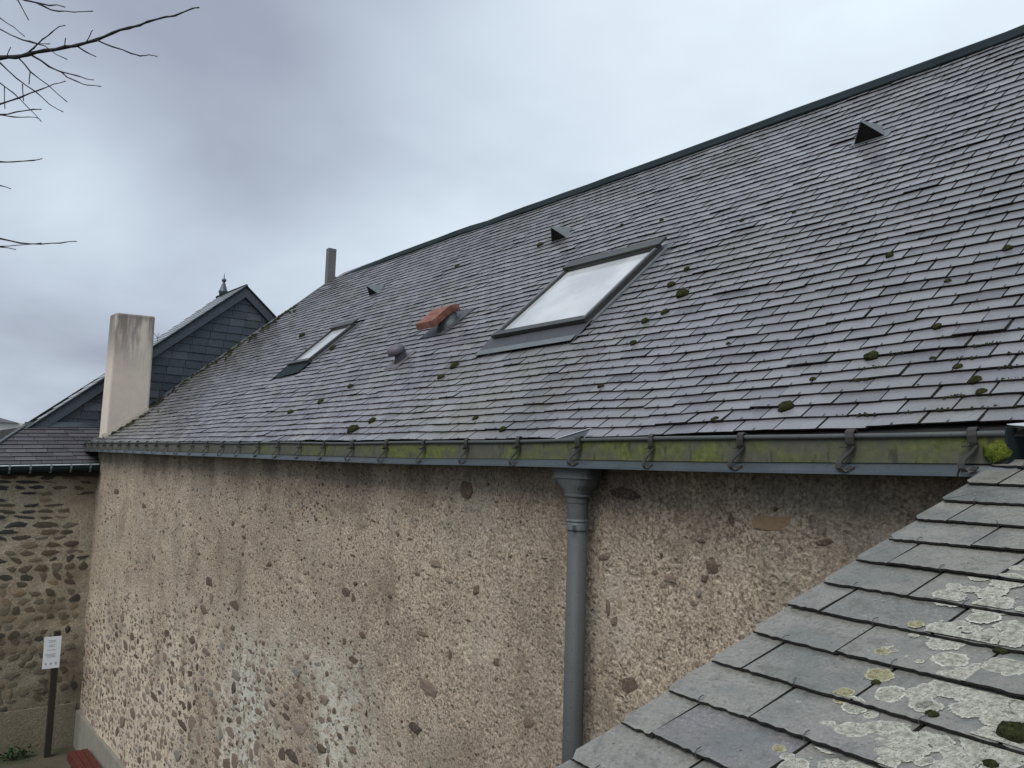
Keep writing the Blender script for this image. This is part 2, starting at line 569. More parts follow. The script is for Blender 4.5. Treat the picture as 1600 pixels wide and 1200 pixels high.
m = material('grey vent plastic', 0.55, 0.4)
M_VENT = m.color(m.mix(m.noise(20, 4), (0.075, 0.072, 0.084), (0.125, 0.12, 0.135))).m

m = material('moss', 0.95, 0.15)
c = m.ramp(m.noise(90, 4, 0.7), [(0.3, (0.010, 0.012, 0.005)), (0.52, (0.036, 0.042, 0.013)), (0.75, (0.090, 0.095, 0.028))])
c = m.mix(m.attr('tone'), c, (0.016, 0.014, 0.010))
M_MOSS = m.color(c).bump(m.noise(160, 4, 0.7), 0.012, 1.0).m

m = material('bright gutter moss', 0.95, 0.15)
c = m.ramp(m.noise(40, 5, 0.7), [(0.3, (0.030, 0.038, 0.008)), (0.5, (0.095, 0.12, 0.016)), (0.75, (0.18, 0.21, 0.035))])
M_GMOSS = m.color(c).bump(m.noise(90, 5, 0.7), 0.01, 1.0).m

def lichen_mat(name, a, b_, c_, rimc, rimf=0.75):
    m = material(name, 0.95, 0.1)
    c = m.ramp(m.noise(150, 5, 0.8), [(0.36, a), (0.50, b_), (0.64, c_)])
    c = m.mix(m.math('MULTIPLY', m.step(m.noise(75, 4, 0.7), 0.50, 0.66), 0.65), c, tuple(v * 0.55 for v in a))
    rim = m.math('MULTIPLY', m.step(m.attr('tone'), 0.76, 0.88), m.step(m.noise(60, 3), 0.30, 0.55))
    c = m.mix(m.math('MULTIPLY', rim, rimf), c, rimc)
    al = m.math('SUBTRACT', m.math('ADD', m.noise(150, 4, 0.75), 0.42), m.math('MULTIPLY', m.step(m.attr('tone'), 0.62, 1.04), 0.62))
    al2 = m.math('MULTIPLY', m.step(al, 0.33, 0.37), m.step(m.noise(60, 4, 0.7), 0.30, 0.36))
    m.set(m.b.inputs['Alpha'], al2)
    return m.color(c).bump(m.noise(240, 4, 0.75), 0.006, 1.0).m


M_LICHEN = lichen_mat('lichen crust', (0.15, 0.15, 0.115), (0.42, 0.42, 0.352), (0.63, 0.635, 0.55), (0.72, 0.73, 0.655))
M_CRUST = lichen_mat('merged lichen crust', (0.16, 0.16, 0.125), (0.44, 0.44, 0.372), (0.66, 0.665, 0.58), (0.70, 0.705, 0.63), 0.45)
M_LICHEN_Y = lichen_mat('yellowish lichen', (0.15, 0.135, 0.070), (0.34, 0.315, 0.185), (0.50, 0.475, 0.33), (0.52, 0.51, 0.40))

m = material('bark', 0.9, 0.2)
M_BARK = m.color(m.mix(m.noise(30, 5, 0.6, m.scaled(1, 1, 0.4)), (0.018, 0.017, 0.020), (0.055, 0.050, 0.050))).bump(m.noise(60), 0.004, 0.8).m

m = material('damp ground', 0.9, 0.25)
c = m.mix(m.noise(2, 6, 0.65), (0.055, 0.048, 0.036), (0.12, 0.10, 0.075))
c = m.mix(m.step(m.noise(0.4, 4), 0.48, 0.6), c, (0.05, 0.06, 0.03))
M_GROUND = m.color(c).bump(m.noise(25, 6), 0.02, 0.8).m

m = material('hazy hill woods', 0.95, 0.1)
M_HILL = m.color(m.mix(m.noise(0.02, 5, 0.6), (0.10, 0.13, 0.15), (0.17, 0.20, 0.22))).m  # distance haze mixed into the hill's colour

m = material('red painted wood', 0.55, 0.4)
c = m.mix(m.noise(18, 5, 0.6, m.scaled(0.3, 1, 1)), (0.060, 0.013, 0.010), (0.105, 0.022, 0.016))
c = m.mix(m.step(m.noise(50, 3), 0.70, 0.73), c, (0.5, 0.45, 0.42))
M_RED = m.color(c).bump(m.noise(40, 4, 0.6, m.scaled(0.2, 1, 1)), 0.003, 0.6).m

m = material('sign panel white', 0.45, 0.4)
M_SIGN = m.color(m.mix(m.noise(3, 3), (0.66, 0.71, 0.77), (0.74, 0.78, 0.82))).m
m = material('sign print', 0.6, 0.3)
M_PRINT = m.color(m.mix(m.noise(60, 3), (0.30, 0.33, 0.38), (0.46, 0.49, 0.53))).m
m = material('dark post paint', 0.7, 0.3)
M_SPOST = m.color(m.mix(m.noise(18, 4), (0.018, 0.016, 0.013), (0.04, 0.035, 0.028))).m

m = material('leaf', 0.6, 0.3)
M_LEAF = m.color(m.mix(m.noise(12, 3), (0.016, 0.038, 0.012), (0.036, 0.070, 0.022))).m
m = material('white far wall', 0.9, 0.2)
M_FAR = m.color(m.mix(m.noise(0.6, 3), (0.58, 0.57, 0.55), (0.70, 0.69, 0.67))).m
m = material('far window glass', 0.15, 0.5)
M_FARWIN = m.color(m.mix(m.noise(0.5, 3), (0.05, 0.06, 0.07), (0.12, 0.13, 0.15))).m


def org_of(p):
    while p is not None:
        if p.name in ORG:
            return ORG[p.name]
        p = p.parent
    return Vector((0, 0, 0))


def frame(o, ex, ey, ez):
    return Matrix(((ex.x, ey.x, ez.x, o.x), (ex.y, ey.y, ez.y, o.y), (ex.z, ey.z, ez.z, o.z), (0, 0, 0, 1)))


def inst(name, me, parent, mw):
    m2 = mw.copy()
    m2.translation = mw.translation - org_of(parent)
    return link(name, me, parent, m2)


def px_of(p):
    d = fw.dot(p)
    return (800 + FPX * p.dot(cr) / d, 600 - FPX * p.dot(cu) / d, d)


# ------------------------------------------------------------------ slates
def slate_shape(x0, x1, length, thick, rnd, clip=0.0, cols=4, rough=0.0022):
    """local slate: lower edge at y=0, top face near z=0, underside at -thick"""
    w = x1 - x0
    bot = []
    for i in range(cols + 1):
        f = i / cols
        bot.append((x0 + w * f + (rnd.uniform(-1, 1) * rough * 0.4 if 0 < i < cols else 0), rnd.uniform(-1, 1) * rough))
    if clip:
        bot[0] = (x0, clip)
        bot.insert(1, (x0 + clip * 0.85, 0.0))
    n = len(bot)
    v = [(x, y, 0) for x, y in bot] + [(x, y + 0.001, -thick) for x, y in bot]
    topl, topr = len(v), len(v) + 1
    v += [(x0 + rnd.uniform(0, 0.001), length, 0), (x1 - rnd.uniform(0, 0.001), length, 0), (x0, length, -thick), (x1, length, -thick)]
    f = [tuple(list(range(n)) + [topr, topl])]
    for i in range(n - 1):
        f.append((n + i, n + i + 1, i + 1, i))
    f.append((n, 0, topl, topl + 2))
    f.append((n - 1, 2 * n - 1, topr + 2, topr))
    return v, f


# ------------------------------------------------------------------ main roof surface
YE, ZE = 3.09, 0.185
_S = [i * 0.01 for i in range(0, 701)]
_PY, _PZ, _PA = [], [], []
y, z = YE, ZE
for s_ in _S:
    t = min(max((s_ - 0.3) / 0.9, 0), 1)
    a = R(37 + 4.6 * t * t * (3 - 2 * t))
    _PY.append(y)
    _PZ.append(z)
    _PA.append(a)
    y += math.cos(a) * 0.01
    z += math.sin(a) * 0.01
SAG_X = [-20, -15, -12, -6.9, -4.6, -3.08, -1.96, -1.39, 2]
SAG_Z = [-0.012, -0.015, -0.020, -0.024, -0.023, -0.018, 0.002, 0.012, 0.04]
GUT_X = [-20, -15, -12, -6.7, -5, -3.5, -2.5, -1.2, 2]
GUT_Z = [0.012, 0.012, 0.0, -0.016, -0.020, -0.008, -0.007, 0.006, 0.01]
RIDGE_S = 5.2


def sag(x):
    return float(np.interp(x, SAG_X, SAG_Z))


def gsag(x):
    return float(np.interp(x, GUT_X, GUT_Z))


def wav(x, s):
    return 0.014 * noise.noise(Vector((x * 0.8, s * 1.1, 3.3))) + 0.005 * noise.noise(Vector((x * 2.6, s * 3.1, 8.1)))


def RP(x, s, h=0.0):
    a = float(np.interp(s, _S, _PA))
    yy = float(np.interp(s, _S, _PY))
    zz = float(np.interp(s, _S, _PZ))
    if s < 0:
        yy, zz = YE + s * math.cos(a), ZE + s * math.sin(a)
    h = h + wav(x, s)
    return Vector((x, yy - h * math.sin(a), zz + sag(x) + h * math.cos(a)))


def verge(s):
    return -15.8 + 0.2 * s


def RB(mb, x0, x1, s0, s1, h0, h1):
    mb.hexa([RP(x0, s0, h0), RP(x1, s0, h0), RP(x1, s1, h0), RP(x0, s1, h0), RP(x0, s0, h1), RP(x1, s0, h1), RP(x1, s1, h1), RP(x0, s1, h1)])


# ================================================================== THE SETTING
g = MB()
nx, step = 40, 25.0
g.add([(-900, -900, GROUND), (600, -900, GROUND), (600, 900, GROUND), (-900, 900, GROUND)], [(0, 1, 2, 3)])
tag(g.build('ground', M_GROUND), kind='structure', label='damp earth and paving at the foot of the walls')

h = MB()
N = 40
vs, fs = [], []
for i in range(N + 1):
    for j in range(N + 1):
        px_, py_ = -700 + i * 12.0, -150 + j * 16.0
        e = math.sin(math.pi * i / N) * math.sin(math.pi * j / N)
        zz = GROUND - 1 + 15 * e * (0.8 + 0.5 * noise.noise(Vector((px_ * 0.006, py_ * 0.006, 1.0))))
        vs.append((px_, py_, zz))
for i in range(N):
    for j in range(N):
        k = i * (N + 1) + j
        fs.append((k, k + N + 1, k + N + 2, k + 1))
h.add(vs, fs)
tag(h.build('hill', M_HILL, smooth=True), kind='structure', label='low wooded hill far beyond the houses')

# ================================================================== THE LONG HOUSE
house = empty('roughcast_house', (-8.0, WALL_Y, GROUND))
tag(house, 'long house with pinkish roughcast wall, steep slate roof, roof windows and zinc gutter', 'house')
X_END, X_NEAR = -15.6, 1.4

# wall: uneven sheet with thickness
w = MB()
cell = 0.045
nxw = int((X_NEAR - X_END) / cell)
nzw = int((0.10 - GROUND) / cell) + 1
vs, fs = [], []
for i in range(nxw + 1):
    x = X_END + (X_NEAR - X_END) * i / nxw
    for j in range(nzw + 1):
        zz = GROUND + (0.10 - GROUND) * j / nzw
        d = 0.030 * noise.noise(Vector((x * 0.9, zz * 0.9, 0))) + 0.013 * noise.noise(Vector((x * 3.2, zz * 3.4, 4))) + 0.007 * noise.noise(Vector((x * 9, zz * 9.5, 9)))
        vs.append((x, WALL_Y - d, zz))
for i in range(nxw):
    for j in range(nzw):
        k = i * (nzw + 1) + j
        fs.append((k, k + nzw + 1, k + nzw + 2, k + 1))
w.add(vs, fs)
w.box((X_END, WALL_Y + 0.05, GROUND), (X_NEAR, WALL_Y + 0.5, 0.12))
wall = w.build('wall', M_WALL, house, True)

p = MB()
p.box((X_END, WALL_Y - 0.055, GROUND - 0.05), (X_NEAR, WALL_Y + 0.06, -4.24))
p.build('plinth', M_PLINTH, house)


def stone_mesh(rx, rz, proud, rnd, n=None, boxy=False):
    """flat irregular stone face in local x,z; y points out of the wall (towards -Y)"""
    pts = []
    n = n or rnd.choice([6, 7, 8, 9])
    a0 = rnd.uniform(0, 6.28)
    tilt = rnd.gauss(0, 0.35)
    for k in range(n):
        a = a0 + 2 * math.pi * (k + rnd.uniform(-0.28, 0.28) * (not boxy)) / n
        r = rnd.uniform(0.60, 1.18)
        ca, sa = math.cos(a), math.sin(a)
        if boxy:
            q = max(abs(ca), abs(sa)) ** 0.75
            ca, sa = ca / q, sa / q
            r = rnd.uniform(0.92, 1.03)
        pts.append((ca * rx * r, (sa + (0 if boxy else tilt * ca * 0.5)) * rz * r))
    v = [(x, 0.03, zz) for x, zz in pts]
    v += [(x * 0.93, -proud * rnd.uniform(0.4, 0.8), zz * 0.93) for x, zz in pts]
    v += [(x * 0.5 + rx * 0.06, -proud * rnd.uniform(0.8, 1.2), zz * 0.5) for x, zz in pts]
    f = []
    for lv in (0, 1):
        for k in range(n):
            k2 = (k + 1) % n
            f.append((lv * n + k, lv * n + k2, (lv + 1) * n + k2, (lv + 1) * n + k))
    f.append(tuple(2 * n + k for k in range(n)))
    return v, f


def wall_y(x, zz):
    return WALL_Y - (0.030 * noise.noise(Vector((x * 0.9, zz * 0.9, 0))) + 0.013 * noise.noise(Vector((x * 3.2, zz * 3.4, 4))))


SALIENT = [(-4.877, -1.526, 0.15, 0.07, .5), (-5.043, -1.83, 0.10, 0.044, .05), (-3.011, -1.088, 0.061, 0.065, .3), (-2.512, -0.44, 0.038, 0.042, .3), (-2.556, -0.504, 0.023, 0.024, .25), (-1.936, -0.278, 0.05, 0.021, .2), (-3.142, -0.798, 0.042, 0.034, .45), (-3.191, -0.733, 0.017, 0.047, .4), (-3.102, -0.694, 0.016, 0.05, .95), (-2.821, -0.422, 0.017, 0.019, .1), (-2.404, -0.21, 0.02, 0.038, .2), (-2.581, -0.328, 0.031, 0.010, .3), (-3.079, -0.13, 0.13, 0.035, .15), (-4.515, -0.166, 0.08, 0.085, .25), (-6.175, -1.058, 0.09, 0.035, .2), (-6.05, -1.09, 0.05, 0.04, .25), (-5.011, -1.184, 0.088, 0.027, .4), (-4.646, -1.252, 0.030, 0.047, .35), (-4.141, -1.204, 0.037, 0.031, .3), (-4.382, -0.801, 0.041, 0.033, .35), (-5.927, -0.492, 0.10, 0.041, .9), (-6.01, -1.555, 0.09, 0.03, .2), (-5.871, -1.348, 0.059, 0.035, .3), (-6.155, -1.444, 0.042, 0.036, .3), (-4.867, -0.685, 0.08, 0.035, .55), (-4.702, -0.772, 0.06, 0.026, .6), (-3.817, -1.475, 0.066, 0.037, .45), (-9.512, -1.408, 0.13, 0.06, .2), (-9.371, -1.564, 0.08, 0.095, .55), (-8.671, -1.53, 0.15, 0.053, .3), (-9.603, -1.718, 0.16, 0.058, .4), (-10.934, -2.218, 0.13, 0.056, .15), (-12.568, -2.547, 0.117, 0.072, .3), (-11.286, -3.074, 0.2, 0.065, .2), (-9.736, -2.993, 0.15, 0.10, .55), (-10.121, -2.876, 0.14, 0.06, .25), (-8.545, -2.216, 0.16, 0.059, .75), (-7.044, -2.587, 0.15, 0.056, .1), (-7.248, -2.634, 0.09, 0.08, .2), (-7.048, -1.87, 0.10, 0.045, .75), (-7.527, -2.258, 0.09, 0.035, .2), (-9.931, -2.115, 0.12, 0.055, .3), (-7.908, -0.307, 0.11, 0.045, .5), (-14.149, -0.596, 0.22, 0.06, .3), (-12.409, -0.718, 0.15, 0.036, .2), (-2.765, -0.53, 0.058, 0.019, .5), (-2.87, -0.512, 0.026, 0.016, .4), (-3.213, -0.469, 0.06, 0.027, .45), (-2.166, -0.152, 0.02, 0.014, .2)]  # one dark entry close under the eave stands in for a hole
rnd = random.Random(5)
stones = [(x, zz, rx, rz, t) for x, zz, rx, rz, t in SALIENT]
tries = 0
grid = {}


def clash(x, zz, rx, rz):
    ci, cj = int(x / 0.4), int(zz / 0.4)
    for i in (-1, 0, 1):
        for j in (-1, 0, 1):
            for q in grid.get((ci + i, cj + j), ()):
                if abs(q[0] - x) < (q[2] + rx) * 0.86 and abs(q[1] - zz) < (q[3] + rz) * 0.86:
                    return True
    return False


def put(q):
    grid.setdefault((int(q[0] / 0.4), int(q[1] / 0.4)), []).append(q)


for q in stones:
    put(q)
put((-2.18, -0.216, 0.13, 0.05))
while tries < 30000:
    tries += 1
    x = rnd.uniform(-15.5, -1.4)
    zz = rnd.uniform(-4.2, -0.1)
    low = min(max((-1.15 - zz + 0.06 * x) / 1.1, 0), 1) * min(max((-5.6 - x) / 1.2, 0), 1)
    patch = 0.5 + 0.9 * noise.noise(Vector((x * 0.5, zz * 0.7, 12)))
    dens = 0.030 + 0.060 * max(patch, 0) * (0.3 + 0.7 * min(max((-3.0 - x) / 5, 0), 1)) + 0.9 * low * max(min(patch + 0.35, 1), 0)
    if rnd.random() > dens:
        continue
    sc_ = rnd.uniform(0.3, 1.0) ** 1.6 * (0.42 + 0.88 * low)
    rx, rz = 0.125 * sc_ * rnd.uniform(0.5, 1.5), 0.062 * sc_ * rnd.uniform(0.6, 1.5)
    if x > -5:
        rx *= 0.45
        rz *= 0.55
    if clash(x, zz, rx, rz):
        continue
    t = rnd.choice([.15, .3, .38, .45, .5, .55, .6, .62, .66, .72, .8, .9])
    q = (x, zz, rx, rz, t)
    put(q)
    stones.append(q)
order = sorted(range(len(stones)), key=lambda i: -(stones[i][2] * stones[i][3]) / (stones[i][0] ** 2 + 10) - (5 if i < len(SALIENT) else 0))
rest = MB()
for rank, i in enumerate(order):
    x, zz, rx, rz, t = stones[i]
    v, f = stone_mesh(rx, rz, rnd.uniform(0.003, 0.012), rnd)
    yw = wall_y(x, zz)
    if rank < 290:
        mb = MB()
        mb.add(v, f, t)
        inst('stone', mb.mesh('stone', M_STONE), wall, Matrix.Translation((x, yw, zz)))
    else:
        rest.add([(a + x, b + yw, c_ + zz) for a, b, c_ in v], f, t)
tag(rest.build('small_stones', M_STONE, wall), kind='stuff')
mb = MB()
v, f = stone_mesh(0.115, 0.034, 0.004, random.Random(3), 16, True)
mb.add(v, f)
o = inst('stone', mb.mesh('ochre_stone', M_OCHRE), wall, Matrix.Translation((-2.18, wall_y(-2.18, -.216), -0.216)))
o['label'] = 'ochre rectangular block high in the roughcast wall near the gutter'

# ---- roof deck
dk = MB()
ss = [-0.06 + 0.3 * i for i in range(18)] + [RIDGE_S]
xs_ = [0.5 * i for i in range(-29, 4)]
rows = []
for s_ in ss:
    rows.append([RP(max(verge(s_) + 0.02, -99), s_, -0.016)] + [RP(x, s_, -0.016) for x in xs_])
dk.rings(rows, cap=False, closed=False)
ridge_a, ridge_b = RP(verge(RIDGE_S), RIDGE_S, -0.03), RP(1.5, RIDGE_S, -0.03)
dk.add([ridge_a, ridge_b, (1.5, 11.0, -0.2), (-15.8, 11.0, -0.2)], [(0, 1, 2, 3)])
# closing the far gable end under the verge
gab = [RP(verge(s_) + 0.03, s_, -0.02) for s_ in ss]
dk.add(gab + [Vector((-15.2, 7.0, -1)), Vector((-15.8, 3.1, 0.05))], [tuple(range(len(gab) + 2))])
roof = dk.build('roof', M_DARK, house)

E_MAIN, W_MAIN, T_MAIN, TH = 0.0965, 0.21, 0.0100, 0.0060
GAP = 0.0046
SKY = [(-5.66, -4.44, 1.18, 2.58), (-10.5, -9.72, 1.36, 2.55)]
rnd = random.Random(21)
VAR = []
for k in range(36):
    mb = MB()
    v, f = slate_shape(-W_MAIN / 2 + GAP, W_MAIN / 2 - GAP, E_MAIN * 2.05, TH, rnd)
    mb.slate(v, f, min(max(rnd.gauss(0.54, 0.17), 0), 1))
    VAR.append(mb.mesh('slate', M_SLATE))
cand = []
hooks = MB()
ROWS = []
s_ = 0.0
while s_ < RIDGE_S - 0.03:
    e_ = E_MAIN + 0.034 * min(max((s_ - 2.0) / 2.6, 0), 1)
    ROWS.append((s_, e_))
    s_ += e_
for k, (s0, e_row) in enumerate(ROWS):
    off = (k % 2) * W_MAIN / 2 + rnd.uniform(-0.018, 0.018)
    j = 0
    x = -16.2 + off
    while x < 1.2:
        xa, xb = x, x + W_MAIN
        x += W_MAIN
        j += 1
        lo = verge(s0)
        if xb < lo + 0.02:
            continue
        xa2 = max(xa, lo)
        xb2 = xb
        hit_ = False
        for a, b, sa, sb in SKY:
            if s0 + e_row > sa + 0.03 and s0 < sb - 0.02 and xb2 > a and xa2 < b:
                if xa2 >= a and xb2 <= b:
                    hit_ = True
                elif xa2 < a:
                    xb2 = a + 0.015
                else:
                    xa2 = b - 0.015
        if hit_ or xb2 - xa2 < 0.025:
            continue
        cand.append((k, s0, xa2, xb2, abs(xb2 - xa2 - W_MAIN) < 1e-6 and s0 < 2.0))


def slate_frame(xc, s0, e, t, lift, rot, skew):
    o_ = RP(xc, s0, t + lift)
    p2 = RP(xc, s0 + e, 0.0 + lift * 0.3)
    ex = (RP(xc + 0.06, s0, 0) - RP(xc - 0.06, s0, 0)).normalized()
    ey = (p2 - o_).normalized()
    ez = ex.cross(ey).normalized()
    ex = ey.cross(ez).normalized()
    M = frame(o_, ex, ey, ez)
    return M @ Matrix.Rotation(rot, 4, 'Z') @ Matrix.Rotation(skew, 4, 'Y')


def area_px(c_):
    xc = (c_[2] + c_[3]) / 2
    P = [RP(xc - .1, c_[1]), RP(xc + .1, c_[1]), RP(xc, c_[1] + E_MAIN)]
    q = [px_of(p_) for p_ in P]
    if min(a[2] for a in q) < 0.3:
        return 0
    mx, my = q[2][0], q[2][1]
    if not (-20 < mx < 1640 and -10 < my < 1210):
        return 0
    return abs((q[1][0] - q[0][0]) * (q[2][1] - q[0][1]) - (q[1][1] - q[0][1]) * (q[2][0] - q[0][0]))


ranked = sorted([c_ for c_ in cand if c_[4]], key=lambda c_: -area_px(c_))[:300]
big = set((c_[0], c_[2]) for c_ in ranked)
mass = MB()
joints = MB()
for k, s0, xa, xb, full in cand:
    xc = (xa + xb) / 2
    dx = rnd.uniform(-0.0022, 0.0022)
    ds = rnd.gauss(0, 0.0022) + 0.006 * noise.noise(Vector((xc * 0.6, k * 0.8, 1)))
    slip = rnd.random()
    if slip < 0.012:
        ds -= rnd.uniform(0.012, 0.03)
    lift = abs(rnd.gauss(0, 0.0016)) + (rnd.uniform(0.003, 0.007) if rnd.random() < 0.05 else 0)
    e_row = ROWS[k][1]
    M = slate_frame(xc + dx, max(s0 + ds, -0.01), e_row, T_MAIN, lift, rnd.gauss(0, R(0.5)), rnd.gauss(0, R(0.55)))
    if (k, xa) in big:
        inst('slate', rnd.choice(VAR), roof, M)
    else:
        v, f = slate_shape(-(xb - xa) / 2 + GAP, (xb - xa) / 2 - GAP, e_row * 2.05, TH, rnd, cols=3)
        tone = min(max(rnd.gauss(0.54, 0.17), 0), 1)
        mass.slate([M @ Vector(p_) for p_ in v], f, tone)
    hw_ = (xb - xa) / 2
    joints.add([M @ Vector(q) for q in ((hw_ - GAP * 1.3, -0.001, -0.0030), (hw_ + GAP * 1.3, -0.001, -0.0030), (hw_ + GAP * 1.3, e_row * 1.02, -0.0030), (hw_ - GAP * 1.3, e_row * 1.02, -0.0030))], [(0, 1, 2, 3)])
    if xc > -8 and rnd.random() < 0.8:
        mh = MB()
        w_ = 0.0016
        for a, b in (((-w_, -0.003, -0.004), (w_, 0.000, 0.004)), ((-w_, -0.003, 0.002), (w_, 0.016, 0.0042))):
            x0, y0, z0 = a
            x1, y1, z1 = b
            hooks.hexa([M @ Vector(q) for q in [(x0, y0, z0), (x1, y0, z0), (x1, y1, z0), (x0, y1, z0), (x0, y0, z1), (x1, y0, z1), (x1, y1, z1), (x0, y1, z1)]])
tag(mass.build('far_slates', M_SLATE, roof), kind='stuff', label='the many smaller slates farther up and along the roof')
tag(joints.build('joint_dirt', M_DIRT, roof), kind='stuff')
tag(hooks.build('slate_hooks', M_HOOK, roof), kind='stuff')

# ---- ridge capping: overlapping rolled lengths
x = verge(RIDGE_S) - 0.02
rr = random.Random(2)
while x < 1.3:
    L = rr.uniform(1.7, 2.1)
    rc = MB()
    rings = []
    for i in range(5):
        xx = x + (L + 0.04) * i / 4
        c0 = RP(min(xx, 1.5), RIDGE_S, 0.0)
        wob = 0.012 * noise.noise(Vector((xx * 1.3, 2, 2)))
        if xx < -12.6:
            wob -= 0.03 * (-12.6 - xx)
        prof = [(-0.12, -0.075), (-0.10, -0.05), (-0.062, -0.012), (-0.045, 0.03), (0.0, 0.062), (0.045, 0.03), (0.062, -0.012), (0.10, -0.05), (0.12, -0.10)]
        rings.append([Vector((xx, c0.y + a, c0.z + b + wob)) for a, b in prof])
    rc.rings(rings, cap=True)
    rc.build('ridge_cap', M_RIDGE, house, True)
    x += L

# ---- verge flashing at the far end
vf = MB()
for i in range(12):
    s0, s1 = i * RIDGE_S / 12, (i + 1) * RIDGE_S / 12
    a, b = verge(s0), verge(s1)
    vf.hexa([RP(a - 0.05, s0, -0.03), RP(a + 0.04, s0, -0.03), RP(b + 0.04, s1, -0.03), RP(b - 0.05, s1, -0.03),
             RP(a - 0.05, s0, 0.022), RP(a + 0.03, s0, 0.022), RP(b + 0.03, s1, 0.022), RP(b - 0.05, s1, 0.022)])
vf.build('verge_flashing', M_ZINC_DULL, house)


# ---- roof windows
def skylight(x0, x1, s0, s1, apron_s, hh, label, hood, apron_skew=0.0):
    root = bpy.data.objects.new('skylight', None)
    COL.objects.link(root)
    root.parent = house
    root['label'] = label
    fwid = 0.042
    mb = MB()
    # apron: dressed lead with a skewed lower edge
    n = 8
    rows_ = []
    for i in range(n + 1):
        xx = x0 - 0.06 + (x1 - x0 + 0.10) * i / n
        sl = apron_s + apron_skew * (i / n) + 0.008 * math.sin(i * 1.9)
        rows_.append([RP(xx, sl, 0.016), RP(xx, (sl + s0) / 2, 0.022), RP(xx, s0 + 0.03, 0.034)])
    mb.rings(rows_, cap=False, closed=False)
    mb.build('apron', M_LEAD if hood else M_RIDGE, root)
    if hood:
        mb = MB()
        RB(mb, x0 - 0.03, x1 + 0.02, apron_s - 0.02, apron_s + 0.055, 0.0235, 0.0265)
        mb.build('apron_edge', M_ZINC_DULL, root)
    for a, b in ((x0 - 0.04, x0 - 0.002), (x1 + 0.002, x1 + 0.04)):
        mb = MB()
        RB(mb, a, b, s0 - 0.02, s1 + 0.06, -0.01, 0.020)
        mb.build('side_flashing', M_ZINC_DULL, root)
    mb = MB()
    RB(mb, x0 - 0.07, x1 + 0.07, s1 + 0.002, s1 + 0.08, -0.01, 0.018)
    mb.build('top_flashing', M_ZINC_DULL, root)
    for a, b in ((x0, x0 + fwid), (x1 - fwid, x1)):
        mb = MB()
        RB(mb, a, b, s0 + fwid, s1 - fwid, 0.0, hh)
        o_ = mb.build('jamb', M_FRAME, root)
        mb = MB()
        RB(mb, a + 0.008, b - 0.008, s0 + 0.01, s1 - fwid - 0.02, hh + 0.001, hh + 0.014)
        mb.build('cover_strip', M_COVER, root)
    mb = MB()
    RB(mb, x0, x1, s0, s0 + fwid, 0.0, hh - 0.022)
    mb.build('sill', M_FRAME, root)
    mb = MB()
    RB(mb, x0 - 0.004, x1 + 0.004, s0 - 0.022, s0 + fwid - 0.002, hh - 0.021, hh + 0.012)
    mb.build('sill', M_FRAME, root)
    mb = MB()
    RB(mb, x0, x1, s1 - fwid, s1, 0.0, hh + 0.010)
    mb.build('head', M_FRAME, root)
    mb = MB()
    RB(mb, x0 - 0.012, x1 + 0.012, s1 - 0.03, s1 + 0.085, hh + 0.011, hh + 0.03)
    mb.build('hood', M_FRAME, root)
    mb = MB()
    RB(mb, x0 + fwid, x1 - fwid, s0 + fwid, s1 - fwid, hh - 0.030, hh - 0.016)
    mb.build('pane', M_GLASS, root)
    return root


skylight(-5.63, -4.47, 1.43, 2.52, 1.20, 0.056, 'large roof window with pale pane and dark frame', True, 0.0)
skylight(-10.42, -9.78, 1.66, 2.48, 1.38, 0.050, 'narrow roof window farther along the roof', False, 0.05)
# clear the parents' own offset: empties under the house sit at its origin

# ---- triangular roof vents
for xc, s0, label in ((-3.18, 3.69, 'triangular metal roof vent nearest the camera'), (-6.66, 3.54, 'triangular roof vent above the large roof window'),
                      (-10.82, 3.53, 'triangular roof vent above the narrow roof window')):
    root = bpy.data.objects.new('roof_vent', None)
    COL.objects.link(root)
    root.parent = house
    root['label'] = label
    hw, ht, ln = 0.125, 0.185, 0.26
    mb = MB()
    A, B, C, D = RP(xc - hw, s0, 0.012), RP(xc + hw, s0, 0.012), RP(xc, s0 - 0.015, ht), RP(xc, s0 + ln, 0.014)
    t_ = Vector((0, 0, -0.006))
    mb.add([A, B, C, D, A + t_, B + t_, C + t_ * 1.5, D + t_], [(0, 2, 3), (1, 3, 2), (4, 7, 6), (5, 6, 7), (0, 4, 6, 2), (2, 6, 5, 1)])
    mb.build('hood', M_ZINC_DULL, root)
    mb = MB()
    mb.add([RP(xc - hw * .95, s0 + .006, 0.012), RP(xc + hw * .95, s0 + .006, 0.012), RP(xc, s0 - .007, ht * .93)], [(0, 1, 2)])
    mb.build('opening', M_DARK, root)
    mb = MB()
    RB(mb, xc - hw - 0.03, xc + hw + 0.03, s0 - 0.03, s0 + ln * 0.5, 0.0075, 0.0115)
    mb.build('base_flashing', M_ZINC_DULL, root)

# ---- terracotta cowl on a grey stack
cowl = bpy.data.objects.new('vent_cowl', None)
COL.objects.link(cowl)
cowl.parent = house
cowl['label'] = 'terracotta cap on a short grey roof vent stack'
xc, s0 = -7.02, 1.86
mb = MB()
RB(mb, xc - 0.24, xc + 0.22, s0 - 0.12, s0 + 0.36, 0.010, 0.014)
mb.build('flashing', M_LEAD, cowl)
mb = MB()
base_c = RP(xc + 0.02, s0 + 0.10, 0.0)
rings = []
for hgt, r_ in ((-0.09, 0.12), (0.02, 0.105), (0.06, 0.09), (0.13, 0.085)):
    rings.append([base_c + Vector((math.cos(2 * math.pi * k / 18) * r_, math.sin(2 * math.pi * k / 18) * r_, hgt)) for k in range(18)])
mb.rings(rings)
mb.build('stack', M_ZINC_DULL, cowl, True)
mb = MB()
tp, bt = [], []
n = 10
ctr = RP(xc - 0.03, s0 + 0.09, 0.165)
